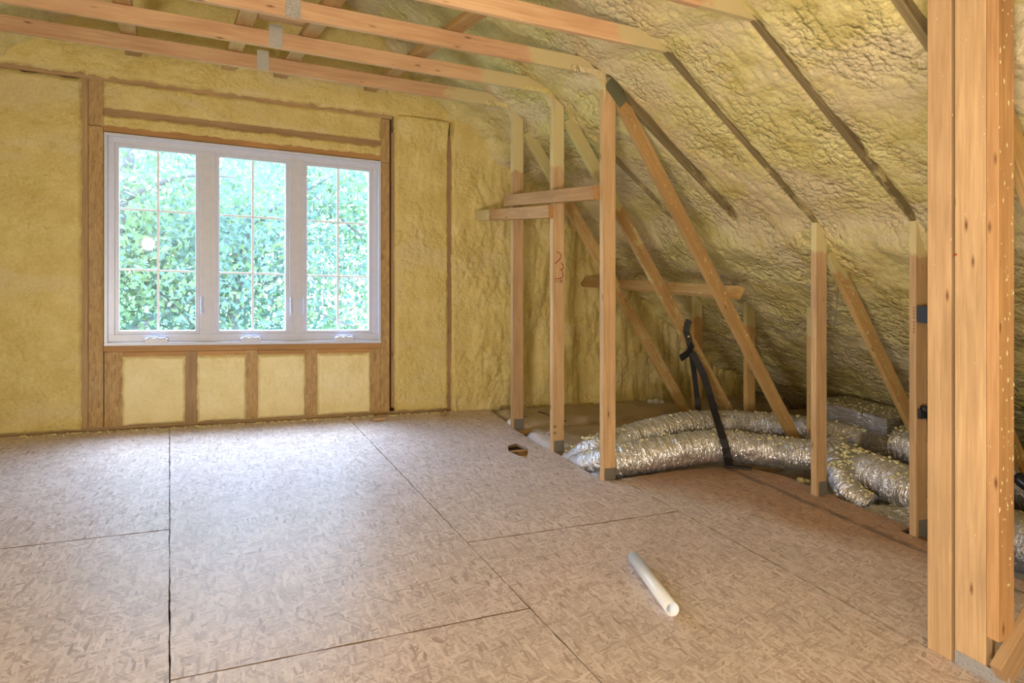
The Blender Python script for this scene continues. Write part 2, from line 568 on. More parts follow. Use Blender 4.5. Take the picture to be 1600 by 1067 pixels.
def box_data(lo, hi):
    x0, y0, z0 = lo; x1, y1, z1 = hi
    P = [(x0, y0, z0), (x1, y0, z0), (x1, y1, z0), (x0, y1, z0), (x0, y0, z1), (x1, y0, z1), (x1, y1, z1), (x0, y1, z1)]
    F = [(0, 3, 2, 1), (4, 5, 6, 7), (0, 1, 5, 4), (1, 2, 6, 5), (2, 3, 7, 6), (3, 0, 4, 7)]
    return P, F


def board_data(p0, p1, wdir, w, t, seg=1, ch=0.002, cut=None):
    p0 = np.array(p0, float); p1 = np.array(p1, float)
    d = p1 - p0; L = np.linalg.norm(d); d /= L
    wd = np.array(wdir, float); wd -= d * (wd @ d); wd /= np.linalg.norm(wd)
    td = np.cross(d, wd)
    hw, ht = w / 2, t / 2
    ch = min(ch, w * 0.2, t * 0.2)
    prof = [(-hw + ch, -ht), (hw - ch, -ht), (hw, -ht + ch), (hw, ht - ch), (hw - ch, ht), (-hw + ch, ht), (-hw, ht - ch), (-hw, -ht + ch)]
    P = []; G = []
    r = random.uniform(0, 50)
    for k in range(seg + 1):
        s = L * k / seg
        for (x, y) in prof:
            P.append(p0 + d * s + wd * x + td * y)
            G.append((x + r, y + r * 0.7, s + r * 1.3))
    F = []
    for k in range(seg):
        for q in range(8):
            a = k * 8 + q; b_ = k * 8 + (q + 1) % 8
            F.append((a, b_, b_ + 8, a + 8))
    F.append(tuple(range(7, -1, -1)))
    F.append(tuple(seg * 8 + q for q in range(8)))
    return np.array(P), F, np.array(G)


def board(name, p0, p1, wdir, w, t, mat, parent=None, seg=1, spray=None, label=None, kind=None):
    P, F, G = board_data(p0, p1, wdir, w, t, seg)
    S = np.array([spray(*p) for p in P]) if spray else None
    return mk(name, P, F, mat, parent, gr=G, spray=S, label=label, kind=kind)


def bx(name, lo, hi, mat, parent=None, ch=0.002, label=None, kind=None):
    """axis-aligned chamfered box, grain along its longest side"""
    lo = np.array(lo, float); hi = np.array(hi, float)
    c = (lo + hi) / 2; s = hi - lo
    k = int(np.argmax(s)); o = [q for q in range(3) if q != k]
    d = np.zeros(3); d[k] = s[k] / 2
    wd = np.zeros(3); wd[o[0]] = 1
    # thickness axis = cross(d, wd): equals +-o[1]
    P, F, G = board_data(c - d, c + d, wd, s[o[0]], s[o[1]], 1, ch)
    return mk(name, P, F, mat, parent, gr=G, label=label, kind=kind)


def tube_data(pts, rad, n=16, closed_ends=True, noisef=None, spl=True, per=12):
    pts = [np.array(p, float) for p in pts]
    if spl and len(pts) > 2:
        Q = [2 * pts[0] - pts[1]] + pts + [2 * pts[-1] - pts[-2]]
        C = []
        for i in range(1, len(Q) - 2):
            for k in range(per):
                t = k / per
                C.append(0.5 * ((2 * Q[i]) + (-Q[i - 1] + Q[i + 1]) * t + (2 * Q[i - 1] - 5 * Q[i] + 4 * Q[i + 1] - Q[i + 2]) * t * t + (-Q[i - 1] + 3 * Q[i] - 3 * Q[i + 1] + Q[i + 2]) * t ** 3))
        C.append(Q[-2])
    else:
        C = pts
    C = np.array(C)
    T = np.gradient(C, axis=0); T /= np.linalg.norm(T, axis=1)[:, None]
    S = np.concatenate([[0], np.cumsum(np.linalg.norm(np.diff(C, axis=0), axis=1))])
    up = np.array([0, 0, 1.0])
    P = []; G = []
    for i, (c, t) in enumerate(zip(C, T)):
        u = up if abs(t[2]) < 0.9 else np.array([1.0, 0, 0])
        sdir = np.cross(t, u); sdir /= np.linalg.norm(sdir); v = np.cross(sdir, t)
        r0 = rad(S[i] / S[-1]) if callable(rad) else rad
        for k in range(n):
            th = 2 * math.pi * k / n
            r = r0 * (1 + (noisef(S[i], th) if noisef else 0))
            P.append(c + sdir * r * math.cos(th) + v * r * math.sin(th))
            G.append((math.cos(th) * r0, math.sin(th) * r0, S[i]))
    F = []
    for i in range(len(C) - 1):
        for k in range(n):
            a = i * n + k; b_ = i * n + (k + 1) % n
            F.append((a, b_, b_ + n, a + n))
    if closed_ends:
        F.append(tuple(range(n - 1, -1, -1)))
        F.append(tuple((len(C) - 1) * n + k for k in range(n)))
    return np.array(P), F, np.array(G), C, T


def tube(name, pts, rad, mat, parent=None, n=8, spl=True, per=6, **kw):
    P, F, G, C, T = tube_data(pts, rad, n, spl=spl, per=per)
    return mk(name, P, F, mat, parent, gr=G, smooth=True, **kw)


def grid_faces(nu, nv, keep=None):
    i = np.arange(nu - 1)[:, None]; j = np.arange(nv - 1)[None, :]
    a = i * nv + j
    F = np.stack([a, a + nv, a + nv + 1, a + 1], -1)
    if keep is not None:
        F = F[keep]
    return F.reshape(-1, 4)


# ================================================================ SETTING
# ---- floor: slab below, OSB sheets on it
slab_P, slab_F = box_data((-1.6, -2.9, -0.24), (6.2, 5.62, -0.13))
floor = mk('floor', slab_P, slab_F, M_GYP, kind='structure')


def jag(poly, amp=0.0018, step=0.05, s=0):
    out = []
    for k in range(len(poly)):
        p = np.array(poly[k], float); q = np.array(poly[(k + 1) % len(poly)], float)
        n = max(1, int(np.linalg.norm(q - p) / step))
        d = (q - p) / max(1e-6, np.linalg.norm(q - p)); nn = np.array([-d[1], d[0]])
        for i in range(n):
            x = p + (q - p) * i / n
            if i:
                x = x + nn * random.uniform(-amp, amp)
            out.append(tuple(x))
    return out


def panel(poly, mat, holes=(), top=0.0, th=0.018, amp=0.0018):
    """flat sheet with rough edges (outline and holes in building a,b)"""
    loops = [jag(poly, amp)] + [jag(h, 0.004, 0.03) for h in holes]
    bm = bmesh.new()
    es = []
    for lp in loops:
        vs = [bm.verts.new((x, y, top)) for x, y in lp]
        es += [bm.edges.new((vs[i], vs[(i + 1) % len(vs)])) for i in range(len(vs))]
    bmesh.ops.triangle_fill(bm, use_beauty=True, edges=es)
    for f in bm.faces:
        if f.normal.z < 0:
            f.normal_flip()
    r = bmesh.ops.extrude_face_region(bm, geom=list(bm.faces))
    for v in [g for g in r['geom'] if isinstance(g, bmesh.types.BMVert)]:
        v.co.z -= th
    bmesh.ops.recalc_face_normals(bm, faces=list(bm.faces))
    bm.verts.index_update()
    P = [tuple(v.co) for v in bm.verts]; F = [tuple(v.index for v in f.verts) for f in bm.faces]
    bm.free()
    o = mk('osb_panel', P, F, mat, floor)
    o.data.materials.append(M_OSBE)
    for q in o.data.polygons:
        if abs(q.normal.z) < 0.5:
            q.material_index = 1
    return o


G = 5.355     # foot of the gable framing
e = 0.0022
f = 0.0036
hole = [(2.085, 4.32), (2.17, 4.36), (2.19, 4.22), (2.085, 4.03), (2.055, 4.10), (2.035, 4.20)]
panel([(-1.25, 3.52 + f), (-e, 3.52 + f), (-e, G), (-1.25, G)], M_FLOOR)
panel([(-1.25, 1.08 + f), (-e, 1.08 + f), (-e, 3.52 - f), (-1.25, 3.52 - f)], M_FLOOR)
panel([(-1.25, -1.36 + f), (-e, -1.36 + f), (-e, 1.08 - f), (-1.25, 1.08 - f)], M_FLOOR)
panel([(e, 2.335 + f), (1.22 - e, 2.335 + f), (1.22 - e, G), (e, G)], M_FLOOR)
panel([(e, -0.105 + f), (1.22 - e, -0.105 + f), (1.22 - e, 2.335 - f), (e, 2.335 - f)], M_FLOOR)
panel([(e, -2.5), (1.22 - e, -2.5), (1.22 - e, -0.105 - f), (e, -0.105 - f)], M_FLOOR)
panel([(1.22 + e, 2.955 + f), (2.44 - e, 2.955 + f), (2.44 - e, 3.475), (2.335, 3.50), (2.315, 3.62), (2.335, 3.9), (2.33, 4.12), (2.31, 4.3), (2.33, 4.72), (2.37, 4.95), (2.40, G), (1.22 + e, G)], M_FLOOR, [hole])
panel([(1.22 + e, 0.51 + f), (2.44 - e, 0.51 + f), (2.44 - e, 2.955 - f), (1.22 + e, 2.955 - f)], M_FLOOR)
panel([(1.22 + e, -2.5), (2.44 - e, -2.5), (2.44 - e, 0.51 - f), (1.22 + e, 0.51 - f)], M_FLOOR)
panel([(-1.25, -2.5), (-e, -2.5), (-e, -1.36 - f), (-1.25, -1.36 - f)], M_FLOOR)
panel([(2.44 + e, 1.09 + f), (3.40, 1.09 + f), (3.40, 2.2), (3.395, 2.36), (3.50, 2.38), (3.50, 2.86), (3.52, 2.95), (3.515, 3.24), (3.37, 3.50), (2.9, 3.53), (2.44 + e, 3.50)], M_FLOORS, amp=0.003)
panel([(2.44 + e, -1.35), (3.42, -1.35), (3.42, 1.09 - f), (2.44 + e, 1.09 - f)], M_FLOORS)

# ---- roof foam (the slope over the room, from ridge to eave), one continuous sprayed skin each side
RK = 0.735            # roof pitch
AC, CC = 2.31, 2.41   # where the ceiling joists meet the rafters
AR = 0.555            # ridge
nrm = np.array([-RK, 0, -1]) / math.hypot(RK, 1)   # into the room on the right slope


def slope_c(a):
    return CC - RK * (a - AC)


def right_slope_disp(a, b):
    lump = billow(a * 0.8, b * 1.15, 0.062, 1) * 0.55 + billow(a, b, 0.033, 2) * 0.3
    mask = sst(fbm(a * 1.6, b * 1.1, 21, 3) + 0.12 * sst(a, 3.2, 4.2) + 0.10, -0.25, 0.25)
    d = -0.014 + 0.016 * fbm(a * 2.2, b * 2.6, 5, 3) + lump * (0.006 + 0.020 * mask)
    rows = fbm(a * 7.0, b * 1.3, 31, 3)
    d = d + 0.010 * rows
    # foam piled thick where the rafters dive into it at the eave
    th = sst(a + 0.04 * fbm(b * 3, a * 3, 8, 2), 3.37, 3.56) * (0.075 + 0.03 * fbm(a * 3, b * 3, 9, 3))
    th = th * (1 - 0.6 * sst(a, 4.4, 5.3))
    d = d + th + sst(a, 3.5, 4.2) * 0.03 * fbm(a * 4, b * 3, 12, 3)
    # smooth pillow under the joist ends, near the gable
    d = d + 0.04 * sst(b, 3.6, 3.75) * sst(a, 2.42, 2.52) * (1 - sst(a, 2.58, 2.8)) + 0.035 * (1 - sst(a, AC - 0.16, AC - 0.03))
    # and a fillet where the slope meets the gable
    d = d + 0.16 * sst(b, 5.05, 5.40) ** 2 * sst(a, 1.2, 1.9) * (0.8 + 0.4 * fbm(a * 5, b * 5, 14, 2))
    # pull the foam off the rafter edges that show
    for rb in (1.70, 2.30, 2.91, 3.52):
        band = np.exp(-((b + 0.006 * fbm(a * 9, b * 0, 44, 2) - rb) / 0.027) ** 2) * sst(a, 0.4, 0.6)
        vis = sst(a, AC - 0.04, AC + 0.02) * (1 - sst(a, 3.34, 3.42))
        d = d - band * vis * (0.028 + 0.012 * fbm(a * 6, b, 41, 2))
    # pocket in the foam where the big column goes up
    d = d - 0.16 * sst(b, 1.20, 1.30) * (1 - sst(b, 1.62, 1.70)) * sst(a, 2.15, 2.3) * (1 - sst(a, 2.60, 2.72))
    # the side of the rafter above the corner post stays bare
    d = d - 0.045 * np.exp(-((b - 3.487) / 0.028) ** 2) * sst(a, AC, AC + 0.05) * (1 - sst(a, 3.30, 3.38))
    return d


def slope_mesh(name, a0, a1, b0, b1, na, nb, side=1):
    A, B = np.meshgrid(np.linspace(a0, a1, na), np.linspace(b0, b1, nb), indexing='ij')
    d = right_slope_disp(A, B)
    if side > 0:
        P = np.stack([A + nrm[0] * d, B, slope_c(A) + nrm[2] * d], -1)
        F = grid_faces(na, nb)
    else:
        P = np.stack([2 * AR - A - nrm[0] * d, B, slope_c(A) + nrm[2] * d], -1)
        F = grid_faces(na, nb)[:, ::-1]
    return mk(name, P.reshape(-1, 3), F, M_FOAMS, smooth=True, kind='structure')


slope_mesh('ceiling', AR, 5.85, 1.15, 5.52, 490, 400, 1)
slope_mesh('ceiling', AR, 5.85, -2.9, 1.15, 130, 100, 1)
slope_mesh('ceiling', AR, 2.45, 1.3, 5.52, 110, 210, -1)
slope_mesh('ceiling', AR, 2.45, -2.9, 1.3, 60, 80, -1)
# roof deck outside the foam keeps the daylight out
for s in (1, -1):
    pr_ = [(AR, 0.30), (5.9, 0.30), (5.9, 0.26), (AR, 0.26)]
    P = []
    for b_ in (-3.0, 5.62):
        for a_, h_ in pr_:
            aa = a_ if s > 0 else 2 * AR - a_
            P.append((aa, b_, slope_c(a_) + h_))
    mk('trim_1' if s > 0 else 'trim_2', P, [(0, 1, 2, 3), (7, 6, 5, 4), (0, 4, 5, 1), (1, 5, 6, 2), (2, 6, 7, 3), (3, 7, 4, 0)], M_SIDING, kind='structure')

# ---- gable wall
GB = 5.38
WA0, WA1, WC0, WC1 = -0.392, 1.487, 0.562, 1.985    # window opening
wall = None
P = []; F = []


def addbox(lo, hi):
    p, f = box_data(lo, hi)
    k = len(P)
    P.extend(p); F.extend([tuple(i + k for i in q) for q in f])


for lo, hi in (((-5.2, 5.50, -0.2), (WA0, 5.56, 4.2)), ((WA1, 5.50, -0.2), (6.1, 5.56, 4.2)),
               ((WA0, 5.50, -0.2), (WA1, 5.56, WC0)), ((WA0, 5.50, WC1), (WA1, 5.56, 4.2))):
    addbox(lo, hi)
wall = mk('wall_back', P, F, M_OSBW, kind='structure')


def gb(name, a0, a1, c0, c1, mat, dep=0.10, front=0.0, label=None):
    return bx(name, (a0, GB + front, c0), (a1, GB + dep, c1), mat, wall, label=label)


gb('stud', -0.521, -0.484, 0, 2.325, M_DARKW)
gb('jamb_panel', -0.482, -0.396, 0, 2.02, M_OSBW, label='strand-board jamb beside the window')
gb('jamb_panel', -0.482, -0.396, 2.024, 2.325, M_OSBW)
gb('jamb_panel', 1.490, 1.560, 0, 1.975, M_OSBW, label='strand-board jamb beside the window')
gb('jamb_panel', 1.490, 1.560, 1.979, 2.32, M_OSBW)
gb('stud', 1.576, 1.602, 0.05, 2.22, M_DARKW, front=0.004)
gb('stud', 2.046, 2.084, 0.02, 2.26, M_DARKW)
gb('stud', -1.02, -0.985, 0, 2.31, M_DARKW)
gb('header', -0.394, 1.489, 1.99, 2.036, M_PINEO, front=-0.004, label='orange header board over the window')
gb('header', -0.394, 1.488, 2.092, 2.150, M_DARKW, front=0.004)
gb('top_plate', -1.25, 1.58, 2.325, 2.362, M_DARKW)
gb('sill_plate', -0.394, 1.489, 0.520, 0.560, M_PINEO, front=-0.006, label='orange board under the window')
for a0, a1 in ((-0.286, 0.10), (0.176, 0.50), (0.58, 0.915), (1.003, 1.41)):
    gb('blocking', a0, a1, 0.486, 0.518, M_PINEO, front=0.002)
for a0, a1, m_ in ((-0.392, -0.286, M_OSBW), (0.098, 0.176, M_DARKW), (0.495, 0.578, M_OSBW), (0.911, 1.001, M_OSBW), (1.407, 1.489, M_OSBW)):
    gb('cripple_stud', a0, a1, 0.0, 0.518, m_)
bx('bottom_plate', (-1.25, GB - 0.002, -0.018), (2.3, 5.48, 0.02), M_DARKW, wall)


def bay(name, a0, a1, c0, c1, mat, step=0.012, out=0.012, lump=0.012, size=0.05, stretch=1.0, seed=0, clip=False, extra=None, over=0.006, edge=0.026, grow=0.009):
    a0 -= grow; a1 += grow; c0 -= grow * (c0 > 0.03); c1 += grow
    na = max(6, int((a1 - a0) / step)); nc = max(6, int((c1 - c0) / step))
    A, Cc = np.meshgrid(np.linspace(a0, a1, na), np.linspace(c0, c1, nc), indexing='ij')
    ed = np.minimum(np.minimum(A - a0, a1 - A), np.minimum(Cc - c0, c1 - Cc))
    rim = 1 - sst(ed, 0, 0.05)
    A2 = A + rim * fbm(A * 14, Cc * 14, seed + 50, 4) * over * 2.2
    C2 = Cc + rim * fbm(A * 14, Cc * 14, seed + 70, 4) * over * 2.2
    mask = sst(fbm(A * 2.2, Cc * 1.6, seed + 3, 3), -0.25, 0.3)
    d = out + 0.010 * fbm(A * 4, Cc * 3, seed + 1, 3) + lump * (0.25 + mask) * (
        0.6 * billow(A, Cc * stretch, size, seed + 2) + 0.4 * billow(A, Cc * stretch, size * 0.5, seed + 4))
    d = d + 0.006 * fbm(A * 16, Cc * 10 * stretch, seed + 9, 3)
    if extra:
        d = d + extra(A, Cc)
    k_ = sst(ed, 0, edge)
    d = d * k_ - 0.012 * (1 - k_)
    Pp = np.stack([A2, GB - d, C2], -1).reshape(-1, 3)
    keep = None
    if clip:
        ctr = (Cc[:-1, :-1] + Cc[1:, 1:]) / 2; ac = (A[:-1, :-1] + A[1:, 1:]) / 2
        keep = ctr < slope_c(AR + np.abs(ac - AR)) + 0.10
    return mk(name, Pp, grid_faces(na, nc, keep), mat, wall, smooth=True)


bay('foam_infill', -0.288, 0.098, 0.012, 0.488, M_FOAMI, 0.008, 0.012, 0.006, 0.06, seed=100)
bay('foam_infill', 0.174, 0.497, 0.012, 0.486, M_FOAMI, 0.008, 0.012, 0.007, 0.06, seed=110)
bay('foam_infill', 0.578, 0.913, 0.012, 0.486, M_FOAMI, 0.008, 0.012, 0.007, 0.06, seed=120)
bay('foam_infill', 1.003, 1.408, 0.012, 0.486, M_FOAMI, 0.008, 0.012, 0.006, 0.06, seed=130)
bay('foam_infill', -0.396, 1.490, 2.034, 2.094, M_FOAM, 0.008, 0.016, 0.004, 0.05, seed=140, over=0.008, edge=0.012)
bay('foam_infill', -0.396, 1.490, 2.148, 2.328, M_FOAM, 0.010, 0.010, 0.003, 0.06, seed=150, over=0.006)
bay('foam_infill', -0.984, -0.519, -0.002, 2.315, M_FOAM, 0.012, 0.014, 0.008, 0.055, seed=160)
bay('foam_infill', -1.35, -1.018, -0.002, 2.315, M_FOAM, 0.014, 0.014, 0.008, 0.055, seed=165)
bay('foam_infill', 1.604, 2.050, 0.006, 2.37, M_FOAM, 0.010, 0.014, 0.010, 0.05, 0.7, seed=170,
    extra=lambda A, C: 0.05 * sst(C, 2.10, 2.30) * sst(A, 1.6, 1.75))
bay('foam_infill', 2.080, 5.70, -0.11, 2.62, M_FOAM, 0.012, 0.004, 0.030, 0.055, 0.62, seed=180, clip=True,
    extra=lambda A, C: 0.04 * sst(A, 2.4, 3.0) * (0.6 + fbm(A * 5, C * 1.2, 190, 3)) + 0.05 * sst(C, 2.10, 2.30) + 0.03 * fbm(A * 9, C * 1.8, 191, 3) * sst(A, 2.2, 2.6))
bay('foam_infill', -1.9, 2.5, 2.355, 3.85, M_FOAM, 0.014, 0.030, 0.014, 0.05, 0.8, seed=200, clip=True, over=0.014)

# foam crumbs along the foot of the gable
def lumps(name, pts, sizes, mat, parent=None, squash=0.75, **kw):
    P = []; F = []
    ph = (1 + 5 ** 0.5) / 2
    base = np.array([(-1, ph, 0), (1, ph, 0), (-1, -ph, 0), (1, -ph, 0), (0, -1, ph), (0, 1, ph), (0, -1, -ph), (0, 1, -ph), (ph, 0, -1), (ph, 0, 1), (-ph, 0, -1), (-ph, 0, 1)]) / 1.9
    fc = [(0, 11, 5), (0, 5, 1), (0, 1, 7), (0, 7, 10), (0, 10, 11), (1, 5, 9), (5, 11, 4), (11, 10, 2), (10, 7, 6), (7, 1, 8), (3, 9, 4), (3, 4, 2), (3, 2, 6), (3, 6, 8), (3, 8, 9), (4, 9, 5), (2, 4, 11), (6, 2, 10), (8, 6, 7), (9, 8, 1)]
    for p, s in zip(pts, sizes):
        k = len(P)
        q = base * (1 + rng.uniform(-0.25, 0.25, (12, 1))) * s * rng.uniform(0.8, 1.15, 3) * np.array([1, 1, squash])
        P.extend((q + np.array(p)).tolist())
        F.extend([tuple(i + k for i in f) for f in fc])
    return mk(name, P, F, mat, parent, smooth=True, **kw)


n_ = 260
aa = rng.uniform(-0.9, 2.1, n_)
lumps('foam_crumbs', np.stack([aa, 5.345 - np.abs(rng.normal(0, 0.022, n_)), np.full(n_, 0.003)], 1), rng.uniform(0.003, 0.010, n_), M_CRUMB, wall, kind='stuff')

# ---- left knee wall and the wall behind the camera (never in view, they close the room)
def flat_wall(name, p00, pu, pv, nu, nv, disp, mat):
    U, V = np.meshgrid(np.linspace(0, 1, nu), np.linspace(0, 1, nv), indexing='ij')
    p00, pu, pv = map(np.array, (p00, pu, pv))
    n = np.cross(pu, pv).astype(float); n /= np.linalg.norm(n)
    d = disp(U * np.linalg.norm(pu), V * np.linalg.norm(pv))
    Pp = p00 + U[..., None] * pu + V[..., None] * pv + d[..., None] * n
    return mk(name, Pp.reshape(-1, 3), grid_faces(nu, nv), mat, smooth=True, kind='structure')


dsp = lambda u, v: 0.02 * fbm(u * 3, v * 3, 60, 3) + 0.02 * billow(u, v, 0.07, 61)
flat_wall('wall_left', (-1.27, -2.9, -0.1), (0, 8.4, 0), (0, 0, 2.6), 260, 80, dsp, M_FOAM)
flat_wall('wall_front', (6.0, -2.6, -0.2), (-7.6, 0, 0), (0, 0, 4.2), 120, 70, dsp, M_FOAM)

# ---- window
win = sroot('window_1', (0.555, GB, 0.562))
bx('window_frame', (WA0, 5.362, WC0), (WA1, 5.56, WC0 + 0.022), M_WHITE, win)
bx('window_frame', (WA0, 5.362, WC1 - 0.020), (WA1, 5.56, WC1), M_WHITE, win)
bx('window_frame', (WA0, 5.362, WC0 + 0.022), (WA0 + 0.020, 5.56, WC1 - 0.02), M_WHITE, win)
bx('window_frame', (WA1 - 0.020, 5.362, WC0 + 0.022), (WA1, 5.56, WC1 - 0.02), M_WHITE, win)
I0, I1, J0, J1 = WA0 + 0.020, WA1 - 0.020, WC0 + 0.022, WC1 - 0.020
# inner frame, one step back
bx('frame_rail', (I0, 5.392, J0), (I1, 5.50, J0 + 0.050), M_WHITE, win)
bx('frame_rail', (I0, 5.392, J1 - 0.042), (I1, 5.50, J1), M_WHITE, win)
bx('frame_stile', (I0, 5.392, J0 + 0.05), (I0 + 0.040, 5.50, J1 - 0.042), M_WHITE, win)
bx('frame_stile', (I1 - 0.040, 5.392, J0 + 0.05), (I1, 5.50, J1 - 0.042), M_WHITE, win)
S0, S1 = J0 + 0.05, J1 - 0.042
cas = [(-0.332, 0.190), (0.294, 0.800), (0.905, 1.427)]
for k, (m0, m1) in enumerate(((0.190, 0.294), (0.800, 0.905))):
    bx('mullion', (m0, 5.388, S0), (m1, 5.50, S1), M_WHITE, win)
    bx('mullion_cover', ((m0 + m1) / 2 - 0.021, 5.3865, S0), ((m0 + m1) / 2 + 0.021, 5.389, S1), M_WHITE, win)
for k, (s0, s1) in enumerate(cas):
    sash = bx('sash', (s0, 5.402, S0), (s0 + 0.026, 5.452, S1), M_WHITE, win)
    bx('sash_rail', (s1 - 0.026, 5.402, S0), (s1, 5.452, S1), M_WHITE, sash)
    bx('sash_rail', (s0 + 0.026, 5.402, S0), (s1 - 0.026, 5.452, S0 + 0.024), M_WHITE, sash)
    bx('sash_rail', (s0 + 0.026, 5.402, S1 - 0.026), (s1 - 0.026, 5.452, S1), M_WHITE, sash)
    g0, g1, h0, h1 = s0 + 0.026, s1 - 0.026, S0 + 0.024, S1 - 0.026
    bx('glass_pane', (g0, 5.440, h0), (g1, 5.446, h1), M_GLASS, sash, ch=0.0005)
    am = (g0 + g1) / 2
    bx('muntin', (am - 0.008, 5.424, h0), (am + 0.008, 5.439, h1), M_MUNT, sash)
    for q in (1, 2):
        cm = h0 + (h1 - h0) * q / 3
        bx('muntin', (g0, 5.4245, cm - 0.007), (am - 0.008, 5.4385, cm + 0.007), M_MUNT, sash)
        bx('muntin', (am + 0.008, 5.4245, cm - 0.007), (g1, 5.4385, cm + 0.007), M_MUNT, sash)
    # crank at the sill
    ca = (-0.083, 0.526, 1.20)[k]
    Pc = []
    prof = [(-0.072, 0), (-0.070, 0.024), (-0.055, 0.032), (0.055, 0.032), (0.070, 0.024), (0.072, 0)]
    for y, sc_ in ((5.345, 0.94), (5.350, 1.0), (5.392, 1.0)):
        for x, z in prof:
            Pc.append((ca + x * sc_, y, J0 - 0.0 + z * sc_))
    Fc = [tuple(range(5, -1, -1)), tuple(range(12, 18))]
    for r_ in (0, 1):
        for q in range(6):
            a_ = r_ * 6 + q; b_ = r_ * 6 + (q + 1) % 6
            Fc.append((a_, b_, b_ + 6, a_ + 6))
    crank = mk('crank_cover', Pc, Fc, M_WHITE, win)
    tube('crank_handle', [(ca - 0.05, 5.348, J0 + 0.030), (ca - 0.01, 5.342, J0 + 0.040), (ca + 0.03, 5.341, J0 + 0.028), (ca + 0.06, 5.344, J0 + 0.034)], 0.006, M_WHITE, crank, n=8)
for la in (0.206, 0.812, 0.893):
    lock = bx('sash_lock', (la - 0.007, 5.378, 0.775), (la + 0.007, 5.3885, 0.905), M_WHITE, win)
    tube('lock_lever', [(la - 0.002, 5.374, 0.900), (la - 0.006, 5.358, 0.87), (la - 0.006, 5.356, 0.82), (la, 5.372, 0.79)], 0.005, M_WHITE, lock, n=8)

# ================================================================ TRUSSES
def sp_joist(a, b, c):
    # overspray creeps along the joists from the eave end; little elsewhere
    return 0.85 * float(sst(np.array(a), 1.45, 2.15))


def sp_joist_near(a, b, c):
    return 0.85 * float(sst(np.array(a), 1.75, 2.30))


def flecks(parent, fn, n, size=(0.002, 0.005), name='foam_flecks'):
    """little slivers of foam stuck on a face: fn() gives a point"""
    P = []; F = []
    for _ in range(n):
        p = np.array(fn()); s = random.uniform(*size); l = s * random.uniform(1, 3.2)
        dx = random.uniform(-0.3, 0.3)
        k = len(P)
        for q in ((-s, 0, 0), (0, -s, 0), (s, 0, 0), (0, s, 0), (dx * l, 0, l), (-dx * l, 0, -l)):
            P.append(p + np.array(q) * np.array([0.6, 0.6, 1]))
        F += [tuple(i + k for i in f) for f in ((0, 1, 4), (1, 2, 4), (2, 3, 4), (3, 0, 4), (1, 0, 5), (2, 1, 5), (3, 2, 5), (0, 3, 5))]
    return mk(name, P, F, M_CRUMB, parent, kind='stuff')


T = 0.038
tr_label = {
    4.72: 'roof truss nearest the gable wall, its post first in the row from the window',
    4.11: 'roof truss second from the gable wall, its post carrying a red crayon mark',
    3.50: 'roof truss with the bare post standing at the corner where the ducts cross',
    2.89: 'roof truss with its post at the outer floor edge, left of the foil box duct',
    2.28: 'roof truss whose far post carries the black junction box',
    1.67: 'roof truss just behind the big column, mostly hidden by it',
}


def nail_plate(parent, a, b, c, w, h, mat=M_PLATE, rot=0.0):
    ca, sa = math.cos(rot), math.sin(rot)
    P, F, Gc = board_data((a - ca * w / 2, b - 0.0015, c - sa * w / 2), (a + ca * w / 2, b - 0.0015, c + sa * w / 2), (-sa, 0, ca), h, 0.002, 1, 0.0003)
    return mk('nail_plate', P, F, mat, parent, gr=Gc)


